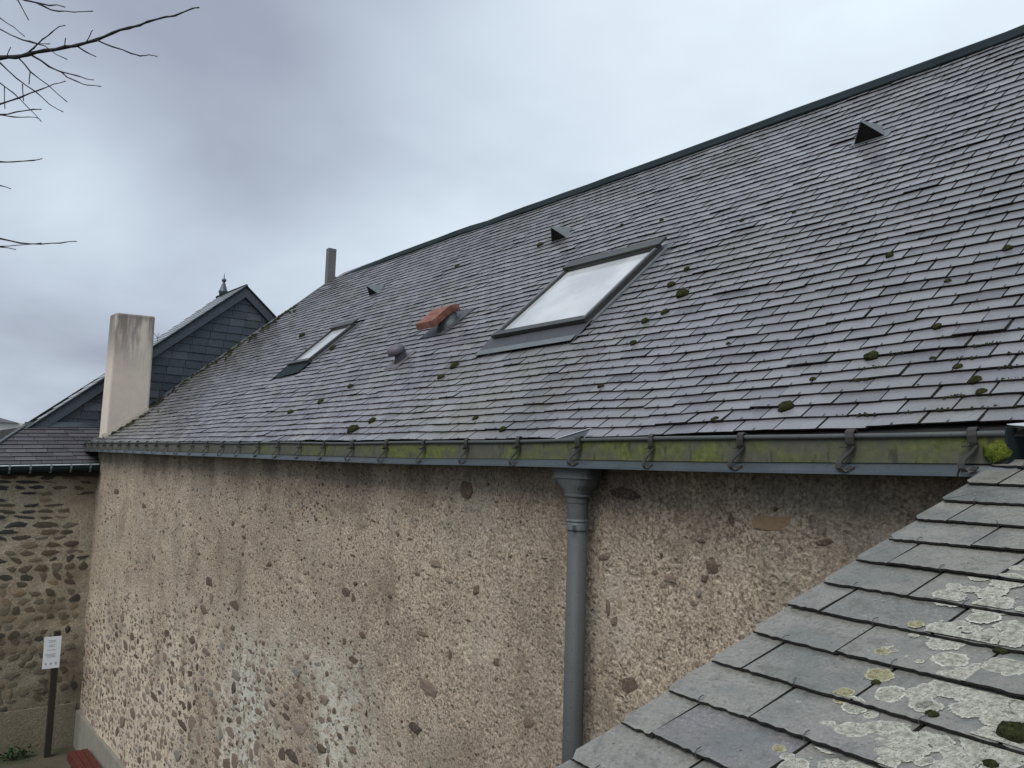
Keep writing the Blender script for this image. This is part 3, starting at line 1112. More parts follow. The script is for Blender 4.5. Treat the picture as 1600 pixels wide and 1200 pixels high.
for i in range(n + 1):
    f_ = i / n
    yy = -0.15 + 0.31 * f_
    zz = -0.12 + 0.215 * f_ + 0.030 * math.sin(math.pi * f_) - 0.012 * math.sin(2 * math.pi * f_)
    thk = 0.062
    tp.append([ctr + Vector((-0.155, yy, zz)), ctr + Vector((0.155, yy, zz)), ctr + Vector((0.155, yy + 0.03, zz - thk)), ctr + Vector((-0.155, yy + 0.03, zz - thk))])
mb.rings(tp)
mb.build('cap', M_TERRA, cowl)

# ---- small mushroom vent
pv = bpy.data.objects.new('pipe_vent', None)
COL.objects.link(pv)
pv.parent = house
pv['label'] = 'small round capped grey vent below the terracotta cap'
xc, s0 = -7.10, 1.30
mb = MB()
RB(mb, xc - 0.13, xc + 0.13, s0 - 0.12, s0 + 0.17, 0.010, 0.014)
mb.build('base_plate', M_VENT, pv)
b0 = RP(xc, s0 + 0.02, 0.0)
mb = MB()
mb.tube([b0 + Vector((0, 0.0, -0.03)), b0 + Vector((0, 0, 0.12))], [0.06, 0.055], 16)
mb.build('pipe', M_VENT, pv, True)
mb = MB()
rings = []
tilt = Matrix.Rotation(R(28), 4, 'X')
for hgt, r_ in ((0.085, 0.082), (0.09, 0.09), (0.13, 0.09), (0.158, 0.076), (0.172, 0.045), (0.176, 0.01)):
    rings.append([b0 + tilt @ Vector((math.cos(2 * math.pi * k / 18) * r_, math.sin(2 * math.pi * k / 18) * r_, hgt)) for k in range(18)])
mb.rings(rings)
mb.build('cap', M_VENT, pv, True)

# ---- chimney at the far verge
ch = MB()
zb = RP(-15.4, 0.1, 0).z - 0.3
for (x0, x1, y0, y1, z0, z1) in ((-15.74, -15.30, 3.20, 3.86, 0.1, 2.43),):
    dx, dy = 0.012, 0.012
    ch.hexa([(x0, y0 - dy, z0), (x1 + dx, y0 - dy, z0), (x1 + dx, y1 + dy, z0), (x0, y1 + dy, z0), (x0, y0 + dy, z1), (x1, y0 + 0.015, z1 - 0.012), (x1, y1, z1 + 0.01), (x0, y1, z1)])
chim = ch.build('chimney', M_CHIM, house)
bv = chim.modifiers.new('soft edges', 'BEVEL')
bv.width = 0.035
bv.segments = 3
fl = MB()
for i in range(6):
    s0, s1 = 0.12 + i * 0.145, 0.12 + (i + 1) * 0.145
    fl.hexa([RP(-15.32, s0, 0), RP(-15.22, s0, 0.005), RP(-15.22, s1, 0.005), RP(-15.32, s1, 0), RP(-15.32, s0, 0.07), RP(-15.23, s0, 0.022), RP(-15.23, s1, 0.022), RP(-15.32, s1, 0.07)])
fl.build('chimney_fillet', M_PLINTH, house)

# ---- stub at the end of the ridge
ps = MB()
ps.box((-14.80, 6.80, 3.30), (-14.68, 6.96, 4.12))
pb = ps.build('ridge_post', M_POST, house)
pb['label'] = 'weathered grey upright at the end of the ridge'

# ---- gutter
XG0, XG1 = -16.05, -1.16


def extrude(mb, prof, x0, x1, n=30, closed=False, dz=None):
    rings = []
    for i in range(n + 1):
        x = x0 + (x1 - x0) * i / n
        rings.append([Vector((x, a, b + gsag(x) + (dz(x) if dz else 0))) for a, b in prof])
    mb.rings(rings, cap=closed, closed=closed)


gut = MB()
extrude(gut, [(3.006, 0.150), (3.006, 0.052), (3.02, 0.046), (3.119, 0.040), (3.121, 0.165), (3.118, 0.165), (3.114, 0.046), (3.022, 0.052), (3.010, 0.058), (3.010, 0.150)], XG0, XG1, 40, True)
gutter = gut.build('gutter', M_GUTTER, house)
bd = MB()
bd.tube([Vector((XG0 + (XG1 - XG0) * i / 40, 3.0, 0.156 + gsag(XG0 + (XG1 - XG0) * i / 40) - 0.004 * math.sin(i))) for i in range(41)], 0.0105, 10)
bd.build('bead', M_PIPE, gutter, True)
ec = MB()
ec.box((XG1 - 0.002, 2.998, 0.045 + gsag(XG1)), (XG1 + 0.006, 3.15, 0.175 + gsag(XG1)))
ec.build('end_cap', M_RIDGE, gutter)
fa = MB()
extrude(fa, [(3.124, 0.05), (3.124, 0.168), (3.15, 0.172), (3.15, 0.05)], XG0, XG1, 40, True)
fa.build('fascia', M_DARK, house)
# drip strip in sheets
xx = -1.30
k = 0
rr = random.Random(8)
while xx > XG0:
    x2 = max(xx - 2.0, XG0 - 0.05)
    st = MB()
    e_ = 0.0016 * (k % 2)
    extrude(st, [(3.014, 0.050 + e_), (2.985, 0.043 + e_), (2.957, 0.018 + e_), (2.955, 0.006 + e_), (2.960, 0.006 + e_), (3.0, 0.014 + e_), (3.014, 0.02 + e_)], x2 - 0.01, xx, 6, True)
    st.build('drip_strip', M_ZINC, house)
    xx = x2
    k += 1
    if x2 <= XG0:
        break
st = MB()
extrude(st, [(3.014, 0.046), (2.99, 0.039), (2.966, 0.016), (2.964, 0.006), (2.970, 0.006), (3.0, 0.012), (3.014, 0.016)], -1.298, -1.12, 3, True)
st.build('drip_strip', M_ZINC_DULL, house)
sf = MB()
extrude(sf, [(2.985, 0.008), (3.25, 0.006), (3.25, 0.035), (2.998, 0.016)], XG0 + 0.02, XG1, 40, True)
sf.build('soffit', M_DARK, house)

# brackets
br = MB()
br.ribbon([(0, 3.016, 0.160), (0, 3.010, 0.176), (0, 2.996, 0.179), (0, 2.984, 0.170), (0, 2.981, 0.150), (0, 2.985, 0.125), (0, 2.992, 0.112)], (1, 0, 0), 0.030, 0.006)
br.ribbon([(0.004, 2.998, 0.122), (0.002, 2.986, 0.104), (-0.008, 2.972, 0.082), (-0.022, 2.958, 0.062), (-0.026, 2.950, 0.046), (-0.024, 2.946, 0.030), (-0.012, 2.948, 0.018), (0.004, 2.958, 0.022), (0.012, 2.968, 0.034)], (1, -0.25, 0), 0.024, 0.006)
br.box((-0.003, 2.955, 0.112), (0.003, 3.004, 0.120))
br.box((-0.034, 2.976, 0.108), (-0.010, 2.986, 0.114))
br_me = br.mesh('bracket', M_BRACKET)
rr = random.Random(4)
bx = [-1.258, -1.706, -2.213, -2.73, -3.25]
while bx[-1] > -15.8:
    bx.append(bx[-1] - 0.5 + rr.uniform(-0.03, 0.03))
for x in bx:
    Mx = Matrix.Translation((x, rr.uniform(-.002, .002), gsag(x))) @ Matrix.Rotation(rr.uniform(-0.12, 0.12), 4, 'Z')
    # rotate about the bracket's own place
    Mx = Matrix.Translation((x, 2.99, gsag(x) + 0.1)) @ Matrix.Rotation(rr.uniform(-0.28, 0.28), 4, 'Z') @ Matrix.Rotation(rr.uniform(-0.06, 0.06), 4, 'Y') @ Matrix.Diagonal((rr.uniform(0.85, 1.2), 1, rr.uniform(0.93, 1.04), 1)) @ Matrix.Translation((0, -2.99, -0.1))
    inst('bracket', br_me, gutter, Mx)

# bent zinc piece rising over the eave and the pale corner flashing at the near end
zf = MB()
tri = [(-3.47, 3.012, 0.150), (-3.255, 3.075, 0.212), (-3.250, 3.012, 0.142)]
zf.add(tri + [(x_ + 0.004, y_ + 0.004, z_) for x_, y_, z_ in tri], [(0, 2, 1), (3, 4, 5), (0, 3, 5, 2), (2, 5, 4, 1)])
zo = zf.build('zinc_flashing', M_ZINC, house)
zf = MB()
zf.hexa([(-3.475, 3.006, 0.151), (-3.25, 3.070, 0.213), (-3.25, 3.086, 0.213), (-3.475, 3.026, 0.151), (-3.475, 3.006, 0.154), (-3.25, 3.070, 0.217), (-3.25, 3.086, 0.217), (-3.475, 3.026, 0.154)])
zf.build('folded_edge', M_ZINC_PALE, zo)
zf = MB()
zf.hexa([(-1.17, 3.04, 0.190), (-0.95, 2.99, 0.165), (-0.9, 3.10, 0.190), (-1.10, 3.10, 0.200), (-1.17, 3.04, 0.193), (-0.95, 2.99, 0.168), (-0.9, 3.10, 0.193), (-1.10, 3.10, 0.203)])
zf.build('zinc_flashing', M_ZINC_PALE, house)

# ---- downpipe
PX, PY, PR = -3.325, 3.065, 0.0535
pipe = MB()
pipe.tube([(PX, PY, -0.30), (PX, PY, -1.6), (PX + 0.004, PY, -3.2), (PX, PY, GROUND + 0.05)], PR, 24)
pipe_o = pipe.build('downpipe', M_PIPE, house, True)
hp = MB()
rings = []
prof = [(0.012, 0.150, 0.075), (-0.05, 0.148, 0.075), (-0.052, 0.152, 0.078), (-0.064, 0.152, 0.078), (-0.066, 0.134, 0.074), (-0.10, 0.112, 0.070), (-0.128, 0.082, 0.066), (-0.148, 0.072, 0.064),
        (-0.150, 0.078, 0.068), (-0.160, 0.078, 0.068), (-0.162, 0.064, 0.062), (-0.195, 0.061, 0.060), (-0.197, 0.057, 0.057), (-0.30, 0.057, 0.057)]
for zz, a, b in prof:
    zz += 0.006
    e_ = min(max((zz + 0.162) / 0.17, 0), 1)
    pw = 2 + 3.0 * e_
    ring = []
    for k in range(28):
        t = 2 * math.pi * k / 28
        ca, sa = math.cos(t), math.sin(t)
        q = (abs(ca) ** pw + abs(sa) ** pw) ** (-1 / pw)
        ring.append(Vector((PX - 0.015 * e_ + ca * q * a, PY + sa * q * b, zz)))
    rings.append(ring)
hp.rings(rings)
hp.build('hopper', M_PIPE, pipe_o)
cl = MB()
rings = []
for zz, r_ in ((-0.275, 0.057), (-0.278, 0.062), (-0.285, 0.063), (-0.292, 0.0585), (-0.298, 0.0585), (-0.300, 0.060), (-0.332, 0.060), (-0.334, 0.054)):
    rings.append([Vector((PX + math.cos(2 * math.pi * k / 24) * r_, PY + math.sin(2 * math.pi * k / 24) * r_, zz)) for k in range(24)])
cl.rings(rings)
cl.box((PX + 0.030, PY - 0.075, -0.327), (PX + 0.042, PY - 0.05, -0.306))
cl.build('collar', M_ZINC_DULL, pipe_o)
for zz in (-2.1, -3.7):
    c2 = MB()
    c2.tube([(PX, PY, zz), (PX, PY, zz + 0.03)], 0.057, 24)
    c2.box((PX - 0.012, PY + 0.04, zz + 0.005), (PX + 0.012, WALL_Y + 0.05, zz + 0.025))
    c2.build('pipe_clip', M_BRACKET, pipe_o)

# ================================================================== SLATE GABLE HOUSE at the far end
gh = empty('gable_house', (-17.0, 2.6, GROUND))
tag(gh, 'far house with slate-hung gable above a low slate roof and rubble stone wall', 'house')
SX = -15.5
YL = 1.22
rw = MB()
vs, fs = [], []
n1_, n2_ = 48, 110
for i in range(n1_ + 1):
    yy = YL + (WALL_Y + 0.06 - YL) * i / n1_
    for j in range(n2_ + 1):
        zz = GROUND + (-0.22 - GROUND) * j / n2_
        d = 0.03 * noise.noise(Vector((yy * 1.5, zz * 1.5, 5))) + 0.018 * noise.noise(Vector((yy * 5, zz * 6, 2)))
        vs.append((SX + d, yy, zz))
for i in range(n1_):
    for j in range(n2_):
        k = i * (n2_ + 1) + j
        fs.append((k, k + n2_ + 1, k + n2_ + 2, k + 1))
rw.add(vs, fs)
rw.box((-19.5, YL - 0.02, GROUND), (SX - 0.06, WALL_Y + 0.04, -0.2))
rwall = rw.build('wall', M_MORTAR, gh, True)
rnd = random.Random(17)
zz = -4.1
cnt = 0
while zz < -0.34:
    flat = min(max((zz + 1.95) / 0.9, 0), 1)
    hgt = rnd.uniform(0.075, 0.125) * (1.15 - 0.30 * flat)
    yy = YL + rnd.uniform(0.0, 0.15)
    while yy < WALL_Y - 0.06:
        ln = rnd.uniform(0.13, 0.30) * (0.85 + 0.55 * flat)
        if zz < -2.2:
            ln *= 0.85
        rx, rz = ln / 2, hgt * rnd.uniform(0.34, 0.60) * (1 - 0.25 * flat)
        if rnd.random() < 0.86 and cnt < 298:
            v, f = stone_mesh(rx * 1.12, rz * 1.1, rnd.uniform(0.004, 0.016), rnd)
            t = rnd.choice([0.02, 0.08, 0.3, 0.4]) if (flat > 0.6 and yy < 2.2) else rnd.choice([0.2, .4, .5, .6, .7, .8, .9, 1.0])
            mb = MB()
            mb.add(v, f, t)
            yc, zc = yy + rx, zz + rnd.uniform(-0.012, 0.012)
            if yc + rx < WALL_Y - 0.02:
                d = 0.03 * noise.noise(Vector((yc * 1.5, zc * 1.5, 5))) + 0.018 * noise.noise(Vector((yc * 5, zc * 6, 2)))
                Mx = Matrix.Translation((SX + d, yc, zc)) @ Matrix.Rotation(R(90), 4, 'Z') @ Matrix.Rotation(rnd.gauss(0, 0.06 + 0.25 * (1 - flat)), 4, 'Y')
                inst('stone', mb.mesh('stone', M_SCHIST), rwall, Mx)
                cnt += 1
        yy += ln + rnd.uniform(0.008, 0.045)
    zz += hgt + rnd.uniform(0.0, 0.015)
pl = MB()
pl.box((SX - 0.05, YL - 0.02, GROUND - 0.05), (SX + 0.045, WALL_Y - 0.06, -4.12))
pl.build('plinth', M_MORTAR, gh)

# low roof: eave parallel to the wall, hip on its free side
LE = Vector((-15.36, 0, -0.205))
LT = Vector((-16.28, 0, 0.44))
ldir = (LT - LE)
llen = ldir.length
ldir.normalize()
lnorm = Vector((-ldir.z, 0, ldir.x))
if lnorm.z < 0:
    lnorm = -lnorm


def LP(yy, s_, h_=0.0):
    return LE + ldir * s_ + lnorm * h_ + Vector((0, yy, 0.045 * (yy - 2.6)))


def hip_y(s_):
    return 1.24 + (2.14 - 1.24) * s_ / llen


ld = MB()
ld.add([LP(hip_y(0), -0.03, -0.012), LP(3.4, -0.03, -0.012), LP(4.2, llen, -0.012), LP(hip_y(llen), llen, -0.012)], [(0, 1, 2, 3)])
# the slope beyond the hip
ld.add([LP(hip_y(0), -0.03, -0.012), LP(hip_y(llen), llen, -0.012), Vector((-19.5, 2.14, 0.40)), Vector((-19.5, 1.2, -0.28))], [(0, 1, 2, 3)])
lroof = ld.build('low_roof', M_DARK, gh)
rnd = random.Random(31)
E_L, W_L = llen / 10, 0.30
for k in range(10):
    s0 = k * E_L
    yy = hip_y(s0 + E_L * 0.5) - (W_L / 2 if k % 2 else W_L * 0.95) + 0.1
    while yy < 3.75:
        a, b = max(yy, hip_y(s0 + E_L * .5)), yy + W_L
        yy += W_L
        if b - a < 0.06:
            continue
        v, f = slate_shape(a - (a + b) / 2 + 0.003, b - (a + b) / 2 - 0.003, E_L * 1.6, 0.008, rnd, cols=2)
        mb = MB()
        mb.slate(v, f, rnd.random())
        o_ = LP((a + b) / 2, s0, 0.012 + abs(rnd.gauss(0, 0.002)))
        ey = (LP((a + b) / 2, s0 + E_L, 0.0) - o_).normalized()
        ex = Vector((0, 1, 0.045)).normalized()
        ez = ex.cross(ey).normalized()
        if ez.z < 0:
            ex = -ex
            ez = -ez
        ex = ey.cross(ez)
        inst('slate', mb.mesh('slate', M_SLATE_DARK), lroof, frame(o_, ex, ey, ez))
hp_ = MB()
hp_.tube([LP(hip_y(0), -0.02, 0.02), LP(hip_y(llen), llen, 0.02)], 0.022, 8)
hp_.build('hip_flashing', M_ZINC_DULL, gh)
lf = MB()
lf.hexa([LP(2.12, llen - 0.05, 0.006), LP(3.75, llen - 0.05, 0.006), LP(3.75, llen + 0.03, 0.02), LP(2.12, llen + 0.03, 0.02), LP(2.12, llen - 0.05, 0.016), LP(3.75, llen - 0.05, 0.016), LP(3.75, llen + 0.02, 0.075), LP(2.12, llen + 0.02, 0.075)])
lf.build('flashing', M_ZINC, gh)
lg = MB()
rings = []
for i in range(9):
    yy = 1.1 + (3.12 - 1.1) * i / 8
    rings.append([LP(yy, -0.02, 0) + Vector((a, 0, b)) for a, b in ((0.0, 0.03), (0.02, -0.07), (0.06, -0.105), (0.12, -0.105), (0.155, -0.06), (0.160, 0.0), (0.15, 0.0), (0.145, -0.05), (0.11, -0.09), (0.03, -0.06))])
lg.rings(rings, cap=True)
lgut = lg.build('gutter', M_RIDGE, gh)
bd = MB()
bd.tube([LP(1.1 + 2.02 * i / 8, -0.02, 0) + Vector((0.158, 0, 0.004)) for i in range(9)], 0.011, 8)
bd.build('bead', M_ZINC_PALE, lgut)
for i in range(7):
    yy = 1.25 + 0.29 * i
    b2 = MB()
    b2.ribbon([LP(yy, -0.02, 0) + Vector(q) for q in ((0.165, 0, 0.012), (0.170, 0, -0.055), (0.125, 0, -0.118), (0.055, 0, -0.118), (0.0, 0, -0.08))], (0, 1, 0), 0.03, 0.006)
    b2.build('bracket', M_ZINC_DULL, lgut)
fb = MB()
fb.box((-15.50, YL, -0.40), (-15.33, 3.12, -0.32))
fb.build('eaves_board', M_DARK, gh)

# gable face hung with slates
GX = -16.30
AP = (5.78, 3.41)
SLP = 0.845


def rake(yy):
    return AP[1] - SLP * abs(yy - AP[0])


gf = MB()
gf.hexa([(-18.0, 2.19, 0.30), (GX - 0.02, 2.19, 0.30), (GX - 0.02, 9.0, 0.30), (-18.0, 9.0, 0.30), (-18.0, 2.30, 0.42), (GX - 0.02, 2.30, 0.42), (GX - 0.02, 8.9, 0.42), (-18.0, 8.9, 0.42)])
gf.add([(GX - 0.02, 2.25, 0.42), (GX - 0.02, AP[0], AP[1] - 0.06), (GX - 0.02, 9.0, 0.60), (-18.0, 2.25, 0.42), (-18.0, AP[0], AP[1] - 0.06), (-18.0, 9.0, 0.60)], [(0, 2, 1), (3, 4, 5)])
gface = gf.build('gable', M_DARK, gh)
rnd = random.Random(41)
E_G, W_G = 0.155, 0.30
k = 0
zz = 0.44
while zz < AP[1] - 0.12:
    half = (AP[1] - 0.07 - zz) / SLP
    yy = AP[0] - half - (W_G / 2 if k % 2 else 0)
    yend = AP[0] + half
    while yy < min(yend, 7.0):
        a, b = max(yy, AP[0] - half), min(yy + W_G, yend)
        yy += W_G
        if b - a < 0.05:
            continue
        v, f = slate_shape(a - (a + b) / 2 + 0.003, b - (a + b) / 2 - 0.003, E_G * 1.25, 0.008, rnd, cols=2)
        top_ok = [(x_, min(y_, max((rake((a + b) / 2 + x_) - zz - 0.05), 0.02)), z_) for x_, y_, z_ in v]
        mb = MB()
        mb.slate(top_ok, f, rnd.random() ** 1.4)
        o_ = Vector((GX + 0.014 + abs(rnd.gauss(0, .002)), (a + b) / 2, zz))
        ey = Vector((-0.07, 0, 1)).normalized()
        ex = Vector((0, 1, 0))
        ez = ex.cross(ey).normalized()
        inst('slate', mb.mesh('slate', M_SLATE_BLUE), gface, frame(o_, ex, ey, ez))
    zz += E_G
    k += 1
# slate-clad barge boards
for sgn, yend in ((-1, 2.16), (1, 7.2)):
    bb = MB()
    a, b = Vector((0, AP[0], AP[1])), Vector((0, yend, rake(yend)))
    dn = Vector((0, 0, -0.20))
    bb.hexa([Vector((GX - 0.05, a.y, a.z)) + dn, Vector((GX + 0.075, a.y, a.z)) + dn, Vector((GX + 0.075, b.y, b.z)) + dn, Vector((GX - 0.05, b.y, b.z)) + dn,
             Vector((GX - 0.05, a.y, a.z)), Vector((GX + 0.075, a.y, a.z)), Vector((GX + 0.075, b.y, b.z)), Vector((GX - 0.05, b.y, b.z))])
    bb.build('barge_board', M_SLATE_BLUE, gh)
# upper roof of the gable house with thick edge
RX1 = -18.0
for sgn, yend in ((-1, 2.10), (1, 7.4)):
    ur = MB()
    ze = rake(yend)
    X0, X1 = GX + 0.10, RX1
    xe = RX1 if sgn > 0 else GX - 0.12
    ur.hexa([(X0, AP[0], AP[1] + 0.004), (X1, AP[0], AP[1] + 0.004), (xe, yend, ze + 0.004), (X0, yend, ze + 0.004), (X0, AP[0], AP[1] + 0.035), (X1, AP[0], AP[1] + 0.035), (xe, yend, ze + 0.035), (X0, yend, ze + 0.035)])
    ur.build('upper_roof', M_RIDGE, gh)
us = MB()
rnd = random.Random(9)
L_ = math.hypot(AP[0] - 2.10, AP[1] - rake(2.10))
uy = Vector((0, AP[0] - 2.10, AP[1] - rake(2.10))).normalized()
un = Vector((0, -uy.z, uy.y))
for k in range(int(L_ / 0.16)):
    x = GX - 0.12 + (RX1 - GX + 0.12) * min((k + 0.5) * 0.16 / L_, 1) + (0.15 if k % 2 else 0)
    while x < GX + 0.06:
        v, f = slate_shape(0.003, min(0.297, GX + 0.10 - x), min(0.3, L_ - k * 0.16), 0.008, rnd, cols=2)
        o_ = Vector((x, 2.10, rake(2.10) + 0.04)) + uy * (k * 0.16) + un * 0.014
        ey = (uy - un * 0.06).normalized()
        ex = Vector((1, 0, 0))
        us.add([o_ + ex * a + ey * b + ex.cross(ey) * c_ for a, b, c_ in v], f, rnd.random())
        x += 0.30
M_SLATE_PALE = slate_mat('wet far slate', [(0, (0.13, 0.14, 0.15)), (1, (0.24, 0.26, 0.28))], (0.16, 0.17, 0.17), wet=(0.25, 0.4), spec=0.6)
tag(us.build('far_slates', M_SLATE_PALE, gh), kind='stuff')
rc = MB()
rc.tube([(GX + 0.07, AP[0], AP[1] + 0.03), (RX1, AP[0], AP[1] + 0.045)], 0.035, 8)
rc.build('ridge_roll', M_RIDGE, gh)
fn = MB()
F0 = Vector((-17.62, AP[0], AP[1] + 0.0))
rings = []
for zz, r_ in ((0, 0.085), (0.08, 0.085), (0.10, 0.10), (0.125, 0.10), (0.15, 0.08), (0.31, 0.03), (0.32, 0.018), (0.335, 0.038), (0.365, 0.052), (0.395, 0.038), (0.41, 0.012), (0.52, 0.004)):
    rings.append([F0 + Vector((math.cos(2 * math.pi * k / 12) * r_, math.sin(2 * math.pi * k / 12) * r_, zz)) for k in range(12)])
fn.rings(rings)
o = fn.build('finial', M_ZINC, gh, True)
o['label'] = 'pointed zinc finial with a ball on the ridge'
an = MB()
q = Vector((-16.5, 4.22, rake(4.22) + 0.02))
an.tube([q, q + Vector((0, 0.02, 0.2))], 0.006, 6)
an.tube([q + Vector((0, -0.12, 0.05)), q + Vector((0, 0.02, 0.12)), q + Vector((0, 0.11, 0.2))], 0.005, 6)
an.tube([q + Vector((0, 0.02, 0.1)), q + Vector((0, -0.07, 0.2))], 0.005, 6)
o = an.build('aerial', M_ZINC_DULL, gh)
o['label'] = 'small branching aerial on the gable roof edge'

# ================================================================== NEAR LEAN-TO ROOF
P0 = Vector((-1.410, 1.279, -0.634)) + Vector((0.040, 0.366, -0.930)) * 0.0105
uu = Vector((0.102, 0.924, 0.368)).normalized()
dd = Vector((0.994, -0.110, 0.0)).normalized()      # along the courses, away from the verge
dd = (dd - uu * dd.dot(uu)).normalized()
nn = dd.cross(uu).normalized()
E_N, T_N, TH_N = 0.1545, 0.0105, 0.0062


def NP(u_, d_, h_=0.0):
    return P0 + uu * u_ + dd * d_ + nn * h_


def near_h(u_):
    k = math.floor(u_ / E_N)
    v = u_ / E_N - k
    return T_N * (1 - v)


U0, U1, D1 = -9 * E_N, 1.93, 1.85
shed = empty('lean_to', (NP(0.3, 0.9).x, NP(0.3, 0.9).y, GROUND))
tag(shed, 'near lean-to with lichen-covered grey slates filling the lower right corner', 'building')
nd = MB()
c8 = [NP(U0 - 0.02, 0.015, -0.03), NP(U0 - 0.02, D1, -0.03), NP(U1, D1, -0.03), NP(U1, 0.015, -0.03), NP(U0 - 0.02, 0.015, -0.012), NP(U0 - 0.02, D1, -0.012), NP(U1, D1, -0.012), NP(U1, 0.015, -0.012)]
nd.hexa(c8)
nroof = nd.build('roof', M_DARK, shed)
sw = MB()
a, b, c_, d_ = NP(U0 + 0.12, 0.08, -0.035), NP(U0 + 0.12, D1 - 0.05, -0.035), NP(U1 - 0.02, D1 - 0.05, -0.035), NP(U1 - 0.02, 0.08, -0.035)
fl_ = lambda q: Vector((q.x, q.y, GROUND))
sw.hexa([fl_(a), fl_(b), fl_(c_), fl_(d_), a, b, c_, d_])
sw.build('wall', M_PLINTH, shed)
rnd = random.Random(77)
hk = MB()
hk.tube([(0, 0.002, -0.011), (0, -0.0045, -0.006), (0, -0.0045, 0.002), (0, 0.004, 0.006), (0, 0.016, 0.005)], 0.0013, 6)
njoint = MB()
hk_me = hk.mesh('slate_hook', M_HOOK)
k = -9
while k * E_N < U1 - 0.03:
    u0 = k * E_N + rnd.gauss(0, 0.0015)
    first = 0.267 if k % 2 == 0 else 0.115
    edges = [0.0, first]
    while edges[-1] < D1:
        edges.append(edges[-1] + 0.300)
    ln = min(E_N * 2.1, U1 + 0.0 - u0)
    for i in range(len(edges) - 1):
        a, b = edges[i] + 0.0040, min(edges[i + 1], D1) - 0.0040
        if b - a < 0.03:
            continue
        if i == 0:
            a += rnd.uniform(-0.003, 0.004)
        v, f = slate_shape(a - (a + b) / 2, b - (a + b) / 2, ln, TH_N, rnd, clip=(rnd.uniform(0.020, 0.032) if i == 0 else 0), cols=20 if b - a > 0.15 else 10, rough=0.0030)
        mb = MB()
        mb.slate(v, f, min(max(rnd.gauss(0.5, 0.27), 0), 1))
        lift = abs(rnd.gauss(0, 0.0016)) + (0.004 if rnd.random() < 0.08 else 0)
        o_ = NP(u0, (a + b) / 2, T_N + lift)
        ey = (NP(u0 + E_N, (a + b) / 2, 0.0 + 0.2 * lift) - o_).normalized()
        ez = dd.cross(ey).normalized()
        ex = ey.cross(ez)
        Mx = frame(o_, ex, ey, ez) @ Matrix.Rotation(rnd.gauss(0, R(0.28)), 4, 'Z') @ Matrix.Rotation(rnd.gauss(0, R(0.35)), 4, 'Y')
        inst('slate', mb.mesh('slate', M_SLATE_NEAR), nroof, Mx)
        hw_ = (b - a) / 2
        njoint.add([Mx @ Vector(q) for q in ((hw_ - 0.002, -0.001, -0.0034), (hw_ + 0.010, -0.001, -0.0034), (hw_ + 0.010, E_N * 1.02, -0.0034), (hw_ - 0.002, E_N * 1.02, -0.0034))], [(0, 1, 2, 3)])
        hx = (edges[i] + edges[i + 1]) / 2 if i else (edges[1] - 0.150)
        if 0.03 < hx < D1 - 0.05 and k > -4:
            ho = NP(u0, hx + rnd.uniform(-0.006, 0.006), T_N + lift + 0.0015)
            inst('slate_hook', hk_me, nroof, frame(ho, ex, ey, ez) @ Matrix.Rotation(rnd.gauss(0, 0.25), 4, 'Z'))
    k += 1
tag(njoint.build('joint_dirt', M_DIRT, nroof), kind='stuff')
vb = MB()
vb.hexa([NP(U0, 0.028, -0.15), NP(U0, 0.055, -0.15), NP(U1, 0.055, -0.15), NP(U1, 0.028, -0.15), NP(U0, 0.028, -0.031), NP(U0, 0.055, -0.031), NP(U1, 0.055, -0.031), NP(U1, 0.028, -0.031)])
vb.build('verge_board', M_POST, shed)

# ---- lichen on the near slates
ORD = ['first', 'second', 'third', 'fourth', 'fifth', 'sixth', 'seventh', 'eighth', 'ninth', 'tenth', 'eleventh', 'twelfth', 'thirteenth', 'fourteenth', 'fifteenth']
LICHEN = [(1.01, 0.338, 0.019), (0.952, 0.358, 0.038), (1.127, 0.379, 0.022), (1.086, 0.363, 0.026), (1.005, 0.381, 0.021), (1.073, 0.438, 0.035), (1.004, 0.435, 0.033), (0.945, 0.468, 0.042), (1.147, 0.43, 0.019), (0.888, 0.473, 0.033), (0.942, 0.534, 0.015), (0.86, 0.546, 0.034), (0.837, 0.446, 0.019), (0.797, 0.362, 0.019), (0.761, 0.376, 0.012), (0.824, 0.478, 0.019), (0.795, 0.427, 0.037), (0.756, 0.456, 0.036), (0.804, 0.529, 0.037), (0.784, 0.502, 0.019), (0.815, 0.574, 0.04), (0.66, 0.361, 0.017), (0.681, 0.357, 0.009), (0.675, 0.381, 0.008), (0.579, 0.404, 0.03), (0.691, 0.501, 0.035), (0.52, 0.465, 0.032), (0.653, 0.453, 0.009), (0.552, 0.513, 0.028), (0.578, 0.524, 0.028), (0.608, 0.54, 0.031), (0.639, 0.559, 0.035), (0.678, 0.578, 0.031), (0.708, 0.594, 0.031), (0.712, 0.619, 0.031), (0.598, 0.591, 0.034), (0.637, 0.612, 0.037), (0.658, 0.641, 0.037), (0.547, 0.623, 0.036), (0.584, 0.644, 0.036), (0.585, 0.681, 0.032), (0.518, 0.536, 0.025), (0.475, 0.385, 0.023), (0.453, 0.425, 0.026), (0.445, 0.469, 0.014), (0.353, 0.426, 0.029), (0.327, 0.46, 0.03), (0.378, 0.471, 0.029), (0.405, 0.495, 0.02), (0.417, 0.528, 0.033), (0.334, 0.526, 0.026), (0.363, 0.544, 0.026), (0.363, 0.575, 0.028), (0.407, 0.6, 0.035), (0.426, 0.622, 0.022), (0.367, 0.603, 0.025), (0.411, 0.653, 0.018), (0.363, 0.638, 0.01), (0.325, 0.581, 0.025), (0.449, 0.683, 0.028), (0.443, 0.712, 0.03), (0.414, 0.691, 0.024), (0.441, 0.737, 0.03), (0.373, 0.689, 0.024), (0.407, 0.736, 0.026), (0.262, 0.382, 0.014), (0.249, 0.414, 0.013), (0.23, 0.444, 0.026), (0.295, 0.552, 0.031), (0.268, 0.527, 0.025)]
